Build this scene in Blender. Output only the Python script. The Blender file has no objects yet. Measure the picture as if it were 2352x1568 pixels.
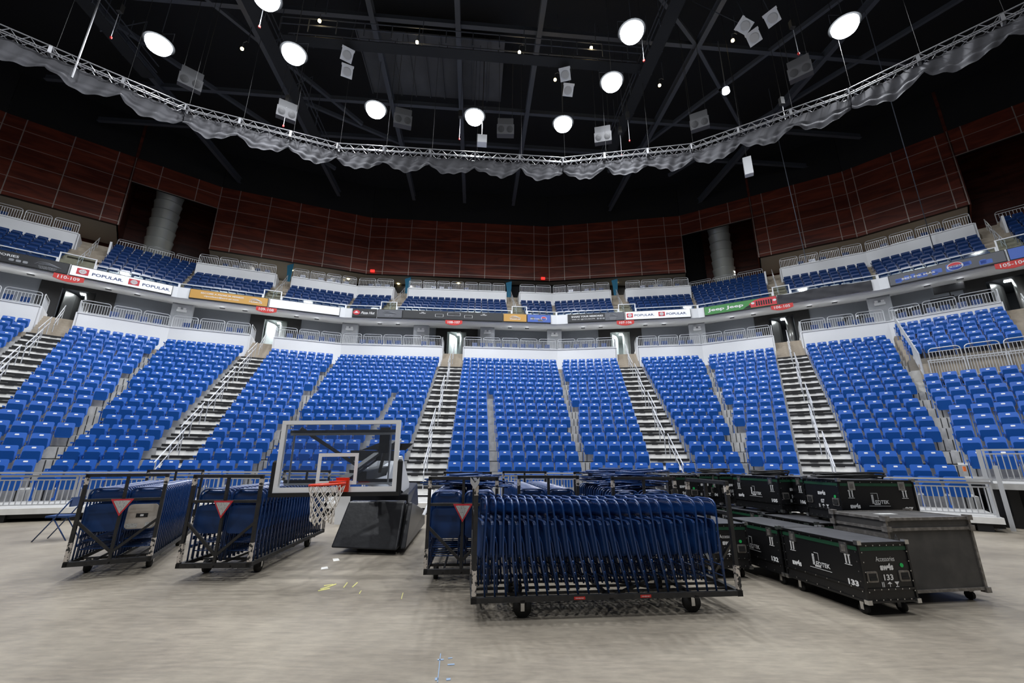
import bpy, math, random
import numpy as np
from mathutils import Vector, Matrix
R = random.Random(7)
PI = math.pi
scene = bpy.context.scene
COL = scene.collection

# ------------------------------------------------------------------ camera
FPX, PITCH, ROLL, EYE = 977.68, 0.27261, -0.00593, 1.6
cam_data = bpy.data.cameras.new('camera'); cam = bpy.data.objects.new('camera', cam_data); COL.objects.link(cam)
cam_data.sensor_width = 36; cam_data.lens = FPX * 36 / 2352; cam_data.clip_end = 300; cam_data.clip_start = .05
_c, _s, _cp, _sp = math.cos(ROLL), math.sin(ROLL), math.cos(PITCH), math.sin(PITCH)
DOWN = Vector((0, _sp, -_cp)); FWD = Vector((0, _cp, _sp)); AX = Vector((1, 0, 0))
cx = AX * _c + DOWN * _s; cy = AX * _s - DOWN * _c; cz = -FWD
cam.matrix_world = Matrix(((cx.x, cy.x, cz.x, 0), (cx.y, cy.y, cz.y, 0), (cx.z, cy.z, cz.z, EYE), (0, 0, 0, 1)))
scene.camera = cam

# ------------------------------------------------------------------ world, exposure
world = bpy.data.worlds.new('world'); scene.world = world; world.use_nodes = True
world.node_tree.nodes['Background'].inputs[0].default_value = (.55, .62, .75, 1)
world.node_tree.nodes['Background'].inputs[1].default_value = 0.02
scene.view_settings.view_transform = 'Standard'; scene.view_settings.look = 'None'
scene.view_settings.exposure = 0.0; scene.view_settings.gamma = 1; scene.view_settings.use_curve_mapping = False
FLOOD_W = 900.0           # watts of one arena floodlight
scene.cycles.max_bounces = 6; scene.cycles.diffuse_bounces = 4; scene.cycles.glossy_bounces = 3
scene.cycles.transparent_max_bounces = 12; scene.cycles.caustics_reflective = False; scene.cycles.caustics_refractive = False
scene.cycles.sample_clamp_indirect = 4

# ------------------------------------------------------------------ measured plan of the bowl
def _ray(x, y):
    u = (x - 1176) / FPX; v = (y - 784) / FPX
    u, v = _c * u - _s * v, _s * u + _c * v
    return Vector((u, _cp + v * _sp, _sp - v * _cp))
def at(x, y, z):
    """the point at height z that the photograph shows at pixel x, y"""
    d = _ray(x, y); t = (z - EYE) / d.z
    return Vector((d.x * t, d.y * t, z))
def atY(x, y, Y):
    d = _ray(x, y); t = Y / d.y
    return Vector((d.x * t, Y, EYE + d.z * t))
V = [Vector(p) for p in ((-23.022, 27.335), (-13.039, 31.414), (3.608, 32.804), (14.340, 30.980), (23.536, 25.287))]
def _dir(deg): return Vector((math.cos(math.radians(deg)), math.sin(math.radians(deg))))
V.insert(0, V[0] - _dir(40.85) * 10.8); V.append(V[-1] + _dir(-46.7) * 10.8)
V.insert(0, V[0] - _dir(58.8) * 10.8); V.append(V[-1] + _dir(-65) * 10.8)
# facets: index 0 = far left ... F[1]=left (110-109) F[2]=109-108 F[3]=108-107 (long) F[4]=107-106 F[5]=106-105 F[6]=105-104 F[7]
NF = len(V) - 1
LEN = [(V[i + 1] - V[i]).length for i in range(NF)]
ANG = [math.atan2(*(V[i + 1] - V[i]).yx) for i in range(NF)]
TT = [(V[i + 1] - V[i]).normalized() for i in range(NF)]
HL = [math.tan((ANG[i - 1] - ANG[i]) / 2) if i > 0 else 0.16 for i in range(NF)]
HR = [math.tan((ANG[i] - ANG[i + 1]) / 2) if i < NF - 1 else 0.16 for i in range(NF)]
def smin(i, D): return D * HL[i]
def smax(i, D): return LEN[i] - D * HR[i]
FM = [Matrix.Translation((V[i].x, V[i].y, 0)) @ Matrix.Rotation(ANG[i], 4, 'Z') for i in range(NF)]
def fp(i, s, D, z):           # facet coordinates: s along, D inward from the parapet line, z up
    return FM[i] @ Vector((s, -D, z))
def onf(i, x, y, D):          # facet coordinates (s, z) of pixel x, y on the plane D of facet i
    d = _ray(x, y); n = Vector((TT[i].y, -TT[i].x)); o = V[i] + n * D
    t = o.dot(n) / Vector((d.x, d.y)).dot(n); p = Vector((d.x, d.y)) * t
    return (p - V[i]).dot(TT[i]), EYE + d.z * t

# ------------------------------------------------------------------ materials
def mat(name, col, rough=.5, metal=0., spec=.5, emit=None, estr=0., noise=None, bump=None, coat=0., trans=0.):
    m = bpy.data.materials.new(name); m.use_nodes = True; nt = m.node_tree; b = nt.nodes['Principled BSDF']
    b.inputs['Base Color'].default_value = (*col, 1); b.inputs['Roughness'].default_value = rough
    b.inputs['Metallic'].default_value = metal; b.inputs['Specular IOR Level'].default_value = spec
    if coat: b.inputs['Coat Weight'].default_value = coat; b.inputs['Coat Roughness'].default_value = .12
    if emit: b.inputs['Emission Color'].default_value = (*emit, 1); b.inputs['Emission Strength'].default_value = estr
    if noise:      # (scale, second colour, contrast low, high)
        tc = nt.nodes.new('ShaderNodeTexCoord'); n = nt.nodes.new('ShaderNodeTexNoise'); n.inputs['Scale'].default_value = noise[0]
        n.inputs['Detail'].default_value = 5
        r = nt.nodes.new('ShaderNodeValToRGB'); r.color_ramp.elements[0].position = noise[2]; r.color_ramp.elements[1].position = noise[3]
        r.color_ramp.elements[0].color = (*col, 1); r.color_ramp.elements[1].color = (*noise[1], 1)
        nt.links.new(tc.outputs['Object'], n.inputs['Vector']); nt.links.new(n.outputs['Fac'], r.inputs[0]); nt.links.new(r.outputs[0], b.inputs['Base Color'])
    if bump:
        tc = nt.nodes.new('ShaderNodeTexCoord'); n = nt.nodes.new('ShaderNodeTexNoise'); n.inputs['Scale'].default_value = bump[0]
        bp = nt.nodes.new('ShaderNodeBump'); bp.inputs['Strength'].default_value = bump[1]; bp.inputs['Distance'].default_value = .01
        nt.links.new(tc.outputs['Object'], n.inputs['Vector']); nt.links.new(n.outputs['Fac'], bp.inputs['Height']); nt.links.new(bp.outputs[0], b.inputs['Normal'])
    return m
def floor_mat():
    m = bpy.data.materials.new('polished_concrete'); m.use_nodes = True; nt = m.node_tree; N = nt.nodes; L = nt.links; b = N['Principled BSDF']
    tc = N.new('ShaderNodeTexCoord'); mp = N.new('ShaderNodeMapping'); mp.inputs['Scale'].default_value = (.45, 2.2, 1); mp.inputs['Rotation'].default_value = (0, 0, .25)
    L.new(tc.outputs['Object'], mp.inputs[0])
    n1 = N.new('ShaderNodeTexNoise'); n1.inputs['Scale'].default_value = .55; n1.inputs['Detail'].default_value = 7; n1.inputs['Roughness'].default_value = .62
    n2 = N.new('ShaderNodeTexNoise'); n2.inputs['Scale'].default_value = 9; n2.inputs['Detail'].default_value = 8; n2.inputs['Roughness'].default_value = .7
    L.new(tc.outputs['Object'], n1.inputs['Vector']); L.new(mp.outputs[0], n2.inputs['Vector'])
    r1 = N.new('ShaderNodeValToRGB'); e = r1.color_ramp.elements; e[0].position = .32; e[0].color = (.195, .168, .132, 1); e[1].position = .68; e[1].color = (.375, .332, .265, 1)
    r2 = N.new('ShaderNodeValToRGB'); e = r2.color_ramp.elements; e[0].position = .3; e[0].color = (.60, .60, .61, 1); e[1].position = .72; e[1].color = (1.12, 1.1, 1.08, 1)
    L.new(n1.outputs['Fac'], r1.inputs[0]); L.new(n2.outputs['Fac'], r2.inputs[0])
    mx = N.new('ShaderNodeMix'); mx.data_type = 'RGBA'; mx.blend_type = 'MULTIPLY'; mx.inputs[0].default_value = .8
    L.new(r1.outputs[0], mx.inputs[6]); L.new(r2.outputs[0], mx.inputs[7]); L.new(mx.outputs[2], b.inputs['Base Color'])
    rr = N.new('ShaderNodeMapRange'); rr.inputs[3].default_value = .38; rr.inputs[4].default_value = .62; L.new(n2.outputs['Fac'], rr.inputs[0]); L.new(rr.outputs[0], b.inputs['Roughness'])
    b.inputs['Specular IOR Level'].default_value = .35
    return m
def wood_mat(name, c0, c1):
    m = bpy.data.materials.new(name); m.use_nodes = True; nt = m.node_tree; N = nt.nodes; L = nt.links; b = N['Principled BSDF']
    tc = N.new('ShaderNodeTexCoord'); mp = N.new('ShaderNodeMapping'); mp.inputs['Scale'].default_value = (.25, .25, 1.4)
    n = N.new('ShaderNodeTexNoise'); n.inputs['Scale'].default_value = 1.1; n.inputs['Detail'].default_value = 9; n.inputs['Distortion'].default_value = 1.2
    r = N.new('ShaderNodeValToRGB'); e = r.color_ramp.elements; e[0].position = .36; e[0].color = (*c0, 1); e[1].position = .66; e[1].color = (*c1, 1)
    L.new(tc.outputs['Object'], mp.inputs[0]); L.new(mp.outputs[0], n.inputs['Vector']); L.new(n.outputs['Fac'], r.inputs[0]); L.new(r.outputs[0], b.inputs['Base Color'])
    b.inputs['Roughness'].default_value = .32
    return m
def glass_mat(name, tint=(.93, .96, .97), alpha=.1, rough=.03):
    m = bpy.data.materials.new(name); m.use_nodes = True; nt = m.node_tree; N = nt.nodes; L = nt.links
    out = N['Material Output']; N.remove(N['Principled BSDF'])
    t = N.new('ShaderNodeBsdfTransparent'); t.inputs[0].default_value = (*tint, 1); g = N.new('ShaderNodeBsdfGlossy'); g.inputs['Roughness'].default_value = rough
    f = N.new('ShaderNodeFresnel'); f.inputs[0].default_value = 1.45; ad = N.new('ShaderNodeMath'); ad.operation = 'ADD'; ad.inputs[1].default_value = alpha * .3
    L.new(f.outputs[0], ad.inputs[0]); mx = N.new('ShaderNodeMixShader'); L.new(ad.outputs[0], mx.inputs[0]); L.new(t.outputs[0], mx.inputs[1]); L.new(g.outputs[0], mx.inputs[2]); L.new(mx.outputs[0], out.inputs[0])
    return m
M = dict(
    floor=floor_mat(),
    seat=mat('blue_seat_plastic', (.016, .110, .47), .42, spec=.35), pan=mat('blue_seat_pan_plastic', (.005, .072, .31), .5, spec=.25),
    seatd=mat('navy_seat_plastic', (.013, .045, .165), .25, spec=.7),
    plate=mat('white_number_plate', (.85, .86, .88), .4),
    deck=mat('grey_deck', (.40, .395, .38), .7, noise=(3, (.54, .53, .51), .35, .7)),
    tan=mat('tan_concrete', (.33, .28, .22), .85, noise=(2.5, (.46, .40, .32), .35, .7)),
    white=mat('white_paint', (.78, .79, .81), .5),
    offwhite=mat('off_white_step', (.76, .75, .72), .6, noise=(5, (.88, .87, .84), .3, .7)),
    grey=mat('grey_wall_paint', (.17, .185, .215), .7), cfloor=mat('bounce_concourse_floor', (.62, .60, .56), .7),  # concourse floor made paler than tan to bounce light onto the soffit
    greyl=mat('grey_column_paint', (.38, .40, .43), .65, noise=(2, (.46, .47, .50), .4, .7)),
    soffit=mat('pale_soffit', (.74, .74, .75), .8),
    soffit2=mat('upper_soffit', (.44, .44, .42), .8),
    black=mat('matt_black', (.006, .006, .007), .6),
    roof=mat('dark_roof', (.004, .005, .007), .8),
    steelb=mat('blue_grey_steel', (.055, .062, .078), .6),
    roofp=mat('roof_deck_grey', (.05, .052, .058), .7, noise=(.6, (.075, .078, .085), .35, .7)),
    bsteel=mat('black_cart_steel', (.011, .011, .012), .58, metal=.0, spec=.6, noise=(14, (.03, .027, .025), .45, .8)),
    chipped=mat('chipped_white_paint', (.62, .56, .50), .6, noise=(22, (.03, .03, .03), .5, .56)),
    rubber=mat('black_rubber', (.012, .012, .012), .75),
    nosing=mat('black_nosing', (.010, .010, .011), .7),
    galv=mat('galvanised_steel', (.56, .57, .59), .42, metal=.3), truss=mat('truss_aluminium', (.24, .24, .25), .45, metal=.4), dcab=mat('dark_hanging_cable', (.01, .01, .01), .9),
    alum=mat('bright_aluminium', (.80, .81, .83), .35, metal=.3),
    silver=mat('silver_mullion', (.58, .50, .45), .3, metal=.6),
    red=wood_mat('red_brown_veneer', (.085, .018, .011), (.20, .042, .022)),
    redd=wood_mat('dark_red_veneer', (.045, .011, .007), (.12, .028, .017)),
    duct=mat('grey_duct_sheet', (.46, .48, .46), .38, metal=.3),
    navy=mat('navy_chair_enamel', (.007, .040, .155), .26, metal=.1, spec=.6, coat=.25),
    vinyl=mat('navy_chair_vinyl', (.006, .038, .145), .42),
    beige=mat('beige_board', (.55, .50, .44), .7, noise=(6, (.42, .37, .32), .45, .7)),
    padb=mat('black_padding_vinyl', (.016, .016, .018), .38, spec=.5, bump=(9, .25)),
    rim=mat('orange_red_rim', (.75, .045, .012), .35),
    net=mat('white_net_cord', (.75, .71, .66), .8),
    bframe=mat('backboard_white_frame', (.95, .96, .97), .5),
    glassb=glass_mat('backboard_glass', (.93, .95, .97), .12),
    glass=glass_mat('clear_panel', (.86, .92, .90), .15),
    case=mat('black_case_laminate', (.006, .006, .007), .42, spec=.5),
    caset=mat('grey_case_top', (.045, .046, .052), .45, noise=(5, (.065, .066, .074), .4, .7)),
    casee=mat('black_case_edge', (.014, .014, .015), .25, metal=.3),
    green=mat('dark_green_stripe', (.008, .060, .028), .5),
    greens=mat('green_sticker', (.02, .55, .12), .5),
    chrome=mat('chrome_hardware', (.62, .62, .62), .22, metal=.95),
    print=mat('white_print', (.80, .80, .80), .6),
    gcase=mat('grey_worn_case', (.045, .043, .042), .55, noise=(4, (.075, .07, .066), .4, .7)),
    gedge=mat('dull_case_edge', (.19, .175, .16), .45, metal=.5, noise=(18, (.33, .31, .29), .45, .7)),
    redsign=mat('red_sign', (.60, .025, .02), .45),
    tri=mat('grey_white_sticker', (.55, .55, .53), .6, noise=(60, (.35, .35, .34), .5, .6)),
    tape=mat('white_floor_tape', (.82, .80, .76), .6),
    bluetape=mat('blue_floor_tape', (.22, .30, .42), .7),
    chalk=mat('yellow_chalk', (.62, .58, .22), .9),
    orange=mat('orange_tag', (.95, .22, .05), .5),
    cable=mat('black_cable', (.012, .012, .012), .5),
    drape=mat('black_drape', (.052, .052, .058), .85),
    bluecloth=mat('light_blue_banner', (.04, .26, .45), .7),
    spk=mat('grey_speaker', (.075, .075, .08), .6), spkc=mat('speaker_cone', (.03, .03, .032), .6),
    lamp=mat('lamp_lens', (1, 1, 1), .4, emit=(.86, .93, 1), estr=12),
    lampw=mat('warm_bulb', (1, .9, .6), .4, emit=(1, .78, .38), estr=14),
    lampc=mat('cool_tube', (1, 1, 1), .4, emit=(.9, .97, 1), estr=9),
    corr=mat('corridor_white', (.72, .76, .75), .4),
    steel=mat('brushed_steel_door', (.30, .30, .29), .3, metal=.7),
    ledoff=mat('dark_led_panel', (.020, .021, .024), .5),
    ledwhite=mat('lit_white_board', (.85, .86, .87), .5, emit=(.9, .93, 1), estr=.28),
    gold=mat('gold_board', (.50, .27, .055), .45, emit=(.8, .45, .1), estr=.10),
    jeepg=mat('green_board', (.045, .22, .05), .5, emit=(.05, .3, .06), estr=.12),
    blueb=mat('blue_board', (.055, .12, .42), .5, emit=(.05, .12, .5), estr=.12), blueg=mat('grey_blue_board', (.11, .115, .13), .5),
    popred=mat('logo_red', (.62, .035, .05), .5), popblue=mat('logo_navy', (.01, .03, .14), .5),
    pblue=mat('logo_blue', (.01, .05, .35), .5), tealw=mat('grey_print', (.32, .33, .35), .6), yell=mat('caution_yellow', (.7, .42, .03), .5),
)

# ------------------------------------------------------------------ mesh helpers
class MB:
    def __init__(s): s.v = []; s.f = []
    def add(s, vs, fs, X=None):
        n = len(s.v)
        s.v.extend([tuple(X @ Vector(p)) for p in vs] if X is not None else [tuple(p) for p in vs]); s.f.extend([tuple(i + n for i in f) for f in fs]); return s
    def box(s, x0, x1, y0, y1, z0, z1, X=None):
        return s.add([(x0, y0, z0), (x1, y0, z0), (x1, y1, z0), (x0, y1, z0), (x0, y0, z1), (x1, y0, z1), (x1, y1, z1), (x0, y1, z1)],
                     [(0, 3, 2, 1), (4, 5, 6, 7), (0, 1, 5, 4), (1, 2, 6, 5), (2, 3, 7, 6), (3, 0, 4, 7)], X)
    def cbox(s, c, d, X=None): return s.box(c[0] - d[0] / 2, c[0] + d[0] / 2, c[1] - d[1] / 2, c[1] + d[1] / 2, c[2] - d[2] / 2, c[2] + d[2] / 2, X)
    def bar(s, a, b, w, h=None, up=(0, 0, 1)):
        a = Vector(a); b = Vector(b); h = h or w; d = (b - a).normalized(); u = Vector(up)
        if abs(d.dot(u)) > .98: u = Vector((0, 1, 0))
        r = d.cross(u).normalized(); u = r.cross(d)
        vs = [p + r * (w / 2 * i) + u * (h / 2 * j) for p in (a, b) for i, j in ((-1, -1), (1, -1), (1, 1), (-1, 1))]
        return s.add(vs, [(0, 3, 2, 1)[::-1], (4, 5, 6, 7)[::-1], (0, 1, 5, 4)[::-1], (1, 2, 6, 5)[::-1], (2, 3, 7, 6)[::-1], (3, 0, 4, 7)[::-1]])
    def tube(s, pts, r, n=6, closed=False, caps=True):
        pts = [Vector(p) for p in pts]; m = len(pts); base = len(s.v); prev = None
        for i, p in enumerate(pts):
            a = pts[(i - 1) % m] if (closed or i > 0) else p; b = pts[(i + 1) % m] if (closed or i < m - 1) else p
            d = (b - a).normalized()
            if prev is None:
                u = Vector((0, 0, 1)) if abs(d.z) < .9 else Vector((1, 0, 0)); x = d.cross(u).normalized()
            else:
                x = (prev - d * prev.dot(d)).normalized()
            prev = x; y = d.cross(x); rr = r[i] if isinstance(r, (list, tuple)) else r
            for k in range(n):
                t = 2 * PI * k / n; s.v.append(tuple(p + x * (rr * math.cos(t)) + y * (rr * math.sin(t))))
        for i in range(m if closed else m - 1):
            j = (i + 1) % m
            for k in range(n):
                l = (k + 1) % n; s.f.append((base + i * n + k, base + i * n + l, base + j * n + l, base + j * n + k))
        if caps and not closed:
            s.f.append(tuple(base + k for k in range(n))[::-1]); s.f.append(tuple(base + (m - 1) * n + k for k in range(n)))
        return s
    def lathe(s, prof, n=16, X=None):      # prof: (r, z)
        vs = []; fs = []
        for r, z in prof:
            for k in range(n): t = 2 * PI * k / n; vs.append((r * math.cos(t), r * math.sin(t), z))
        for i in range(len(prof) - 1):
            for k in range(n): l = (k + 1) % n; fs.append((i * n + k, i * n + l, (i + 1) * n + l, (i + 1) * n + k))
        fs.append(tuple(range(n))[::-1]); fs.append(tuple((len(prof) - 1) * n + k for k in range(n)))
        return s.add(vs, fs, X)
    def prism(s, poly, t0, t1, X=None):    # poly in (x, z), extruded along y
        n = len(poly); vs = [(x, t0, z) for x, z in poly] + [(x, t1, z) for x, z in poly]
        fs = [tuple(range(n)), tuple(range(n, 2 * n))[::-1]] + [(i, i + n, (i + 1) % n + n, (i + 1) % n) for i in range(n)]
        return s.add(vs, fs, X)
def rrect(x0, x1, z0, z1, r, n=3, taper=0.):
    out = []
    for cxx, czz, a0 in ((x1 - r, z0 + r, -PI / 2), (x1 - r, z1 - r, 0), (x0 + r, z1 - r, PI / 2), (x0 + r, z0 + r, PI)):
        for k in range(n + 1):
            a = a0 + PI / 2 * k / n; x = cxx + r * math.cos(a); z = czz + r * math.sin(a)
            out.append((x * (1 - taper * (z - z0) / (z1 - z0)), z))
    return out
def mesh(name, mb, m, smooth=False):
    me = bpy.data.meshes.new(name); me.from_pydata(mb.v, [], mb.f); me.validate(); me.update()
    if m is not None: me.materials.append(M[m] if isinstance(m, str) else m)
    if smooth: me.shade_smooth()
    return me
def obj(name, data, parent=None, X=None, m=None, smooth=False, **props):
    if isinstance(data, MB): data = mesh(name, data, m, smooth)
    o = bpy.data.objects.new(name, data); COL.objects.link(o)
    if parent is not None: o.parent = parent
    if X is not None: o.matrix_local = X
    for k, v in props.items(): o['category' if k == 'cat' else k] = v
    return o
def thing(name, label, cat, X=None, group=None):
    o = bpy.data.objects.new(name, None); COL.objects.link(o); o.empty_display_size = .2
    if X is not None: o.matrix_world = X
    o['label'] = label; o['category'] = cat
    if group: o['group'] = group
    return o
def tree(o):
    return [(c, tree(c)) for c in o.children]
def dup(o, X=None, label=None, group=None, parent=None, tr=None):
    c = o.copy(); COL.objects.link(c); c.parent = parent
    if X is not None: c.matrix_world = X
    if label: c['label'] = label
    if group: c['group'] = group
    for ch, sub in (tr if tr is not None else tree(o)):
        dup(ch, None, None, None, c, sub)
    return c
def struct(name, mb, m, X=None, smooth=False, **kw):
    return obj(name, mb, None, X, m, smooth, kind='structure', **kw)
def TR(x, y, z=0, a=0): return Matrix.Translation((x, y, z)) @ Matrix.Rotation(a, 4, 'Z')
ORD = ('first second third fourth fifth sixth seventh eighth ninth tenth eleventh twelfth thirteenth fourteenth fifteenth sixteenth seventeenth '
       'eighteenth nineteenth twentieth twenty-first twenty-second twenty-third twenty-fourth twenty-fifth twenty-sixth twenty-seventh twenty-eighth twenty-ninth thirtieth').split()
_txt = {}
def text_mesh(t, bold=0., shear=0.):
    key = (t, bold, shear)
    if key not in _txt:
        cu = bpy.data.curves.new('lettering', 'FONT'); cu.body = t; cu.size = 1; cu.resolution_u = 2; cu.offset = bold; cu.shear = shear; cu.fill_mode = 'FRONT'
        cu.space_line = .95; cu.align_x = 'CENTER'
        o = bpy.data.objects.new('lettering', cu); COL.objects.link(o)
        dg = bpy.context.evaluated_depsgraph_get(); me = bpy.data.meshes.new_from_object(o.evaluated_get(dg))
        a = np.zeros(len(me.vertices) * 3); me.vertices.foreach_get('co', a); a = a.reshape(-1, 3)
        bpy.data.objects.remove(o)
        lo = a.min(0); hi = a.max(0); a = (a - (lo + hi) / 2) / (hi - lo + 1e-9); a[:, 2] = 0
        _txt[key] = (a, [tuple(p.vertices) for p in me.polygons])
    return _txt[key]
def text(t, parent, pos, right, w, h, m='print', name='lettering', bold=.01, shear=0., up=(0, 0, 1)):
    a, fs = text_mesh(t, bold, shear); r = Vector(right).normalized(); u = Vector(up); p = Vector(pos)
    mb = MB(); mb.v = [tuple(p + r * (x * w) + u * (y * h)) for x, y, _ in a]; mb.f = fs
    return obj(name, mb, parent, None, m)

# ------------------------------------------------------------------ rakes
def Dk(k): return 1.0 + (17 - k) * .82        # plan offset of lower row k (k = -1 front ... 17 top)
def Zk(k): return .224 + (k + 1) * .4414       # its tread
def Dj(j): return -.6 - .8 * j                 # upper deck rows
def Zj(j): return 12.43 + .54 * j
AISLE = {0: (4.7, 6.3), 1: (4.85, 6.37), 2: (4.70, 6.24), 3: (7.61, 9.30), 4: (4.56, 6.20), 5: (4.59, 6.27), 6: (4.74, 6.4), 7: (4.7, 6.3)}
F5 = 6
# ================================================================== SETTING
mb = MB(); mb.box(-45, 45, -25, 34, -.2, 0); struct('floor', mb, 'floor')
mb = MB(); mb.box(-60, 60, -30, 60, 31, 31.3); struct('ceiling', mb, 'roof')
mb = MB(); mb.box(-45, 45, -25.3, -25, 0, 31); struct('wall_back', mb, 'grey')

def profile(i, pts, name, m):     # a band swept along facet i between its two mitres; pts = [(D, z)...] closed outline
    n = len(pts); vs = [(smin(i, D), -D, z) for D, z in pts] + [(smax(i, D), -D, z) for D, z in pts]
    mb = MB(); mb.add(vs, [tuple(range(n)), tuple(range(n, 2 * n))[::-1]] + [(a, a + n, (a + 1) % n + n, (a + 1) % n) for a in range(n)])
    return struct(name, mb, m, FM[i])
def spanbox(mb, s0, s1, i, D0, D1, z0, z1):
    """box in facet frame whose ends follow the mitre when s0/s1 is None"""
    c = [((s0 if s0 is not None else smin(i, D)), -D) for D in (D0, D1)]; d = [((s1 if s1 is not None else smax(i, D)), -D) for D in (D1, D0)]
    q = c + d; vs = [(x, y, z0) for x, y in q] + [(x, y, z1) for x, y in q]
    # order: D0 is the outer edge (larger y) -> (s0,D0),(s0,D1),(s1,D1),(s1,D0)
    return mb.add(vs, [(0, 3, 2, 1), (4, 5, 6, 7), (0, 1, 5, 4), (1, 2, 6, 5), (2, 3, 7, 6), (3, 0, 4, 7)])

side = ['far_left', 'left', 'left_middle', 'middle', 'right_middle', 'right', 'far_right', 'end_right']
for i in range(NF):
    # telescopic deck: treads and risers, lower part grey platform rows, upper five rows tan concrete
    for part, ks, m in (('platform', range(-1, 17 if i != F5 else 13), 'deck'), ('concrete', range(17, 18), 'tan')):
        if i == F5 and part == 'concrete': ks = range(12, 18)
        top = []; ks = list(ks)
        for k in ks:
            raise_ = .59 if (i == F5 and k >= 12) else 0
            if i == F5 and k in (10, 11): z = Zk(9)
            elif i == F5 and k <= 0: continue
            else: z = Zk(k) + raise_
            top += [(Dk(k) + .67, z), (Dk(k) - .15, z)]
        D0, D1 = top[0][0], top[-1][0]
        zb = max(0.12, top[0][1] - .55) if part == 'concrete' else top[0][1] - .10
        outline = [(D0, zb)] + top + [(D1, zb if part == 'concrete' else top[-1][1] - .5)]
        if part == 'platform':      # the underside runs parallel to the rake
            outline = [(D0, top[0][1] - .12)] + top + [(D1, top[-1][1] - .7), (D0 - .4, top[0][1] - .12)]
        profile(i, outline[::-1], 'stand_floor', m)
    mb = MB()
    for k in range(0, 17):
        if i == F5 and (k < 2 or k in (10, 11, 12)): continue
        D = Dk(k) + .68; z = Zk(k - 1); x0 = smin(i, D); x1 = smax(i, D); mb.box(x0, x1, -D - .004, -D + .01, z + .0, z + .035)
        for e, sg in ((x0, 1), (x1, -1)):
            for q in (.12, .30): mb.box(e + sg * q - .012, e + sg * q + .012, -D - .005, -D + .01, z, z + .42)
    struct('riser_gap_trim', mb, 'black', FM[i])
    if i != F5:      # the lowest walkway in front of the first row, its pale edge and black understructure
        mb = MB(); spanbox(mb, None, None, i, 15.6, 18.3, .29, .33); struct('front_walkway_floor', mb, 'deck', FM[i])
        mb = MB(); spanbox(mb, None, None, i, 18.24, 18.34, .19, .335); struct('front_walkway_trim', mb, 'offwhite', FM[i])
        mb = MB(); spanbox(mb, None, None, i, 18.0, 18.22, .08, .2)
        a_, b_ = smin(i, 18), smax(i, 18)
        for q in range(int((b_ - a_) / 1.4) + 1): x = a_ + .2 + 1.4 * q; mb.box(x, x + .28, -18.3, -17.7, 0, .2)
        struct('front_walkway_base_trim', mb, 'black', FM[i])
    # dark understructure below the front edge
    mb = MB(); spanbox(mb, None, None, i, 2., Dk(-1) - .3, 0.0, .1); struct('stand_base_trim', mb, 'black', FM[i])
    mb = MB(); spanbox(mb, None, None, i, Dk(-1) - 1.1, Dk(-1) - .9, 0.0, .28); struct('stand_front_trim', mb, 'black', FM[i])
    a0, a1 = AISLE[i]
    # lower parapet
    for s0, s1 in ((None, a0), (a1, None)):
        mb = MB(); spanbox(mb, s0, s1, i, -.22, 0, 8.0, 10.13); spanbox(mb, s0, s1, i, -.24, .05, 10.08, 10.135)
        struct('parapet_wall', mb, 'white', FM[i])
    for s in (a0, a1):   # wing walls beside the stairs
        mb = MB(); mb.prism([(0, 8.0), (-0.0, 10.13), (-2.0, 10.13), (-2.0, 9.3)], -.06, .06, Matrix.Translation((s, 0, 0)) @ Matrix.Rotation(-PI / 2, 4, 'Z'))
        struct('parapet_wing_wall', mb, 'white', FM[i])
    # lower concourse
    mb = MB(); spanbox(mb, None, None, i, -9, -2.4, 9.5, 9.8); spanbox(mb, None, a0 - .06, i, -2.4, -.2, 9.5, 9.8); spanbox(mb, a1 + .06, None, i, -2.4, -.2, 9.5, 9.8)
    struct('concourse_floor', mb, 'cfloor', FM[i])
    w = (a0 + a1) / 2
    mb = MB(); spanbox(mb, None, w - 1.9, i, -5.6, -5.2, 9.8, 13.6); spanbox(mb, w + 1.9, None, i, -5.6, -5.2, 9.8, 13.6)
    struct('concourse_wall', mb, 'grey', FM[i])
    mb = MB(); mb.box(w - 1.9, w - .85, 5.1, 5.2, 9.8, 13.1); mb.box(w + .85, w + 1.9, 5.1, 5.2, 9.8, 13.1); mb.box(w - 1.9, w + 1.9, 5.15, 5.3, 12.9, 13.6)
    struct('portal_black_wall', mb, 'black', FM[i])
    # corridor behind the portal: left wall, right wall, back, ceiling
    mb = MB(); mb.box(w - 1.0, w - .85, 5.2, 9.5, 9.8, 13); mb.box(w + .85, w + 1.0, 5.2, 9.5, 9.8, 13); mb.box(w - 1, w + 1, 9.4, 9.5, 9.8, 13); mb.box(w - 1, w + 1, 5.2, 9.5, 12.95, 13.05)
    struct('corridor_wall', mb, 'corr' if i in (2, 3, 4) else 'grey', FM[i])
    # upper deck: sloping soffit, fascia
    profile(i, [(.0, 12.2), (.0, 12.98), (-.25, 12.98), (-5.6, 13.75), (-5.6, 13.3), (-.4, 12.2)][::-1], 'upper_deck_soffit_ceiling', 'soffit')
    mb = MB(); spanbox(mb, None, None, i, 0.005, .07, 12.22, 12.985); struct('fascia_trim', mb, 'white', FM[i])
    # upper stepped deck
    nj = 9
    top = []
    for j in range(nj + 1): top += [(Dj(j) + .55, Zj(j)), (Dj(j) - .25, Zj(j))]
    top[0] = (-.02, Zj(0))
    profile(i, ([(-.02, 12.5)] + top + [(top[-1][0], Zj(8) - 1.5)])[::-1], 'upper_stand_floor', 'tan')

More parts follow.
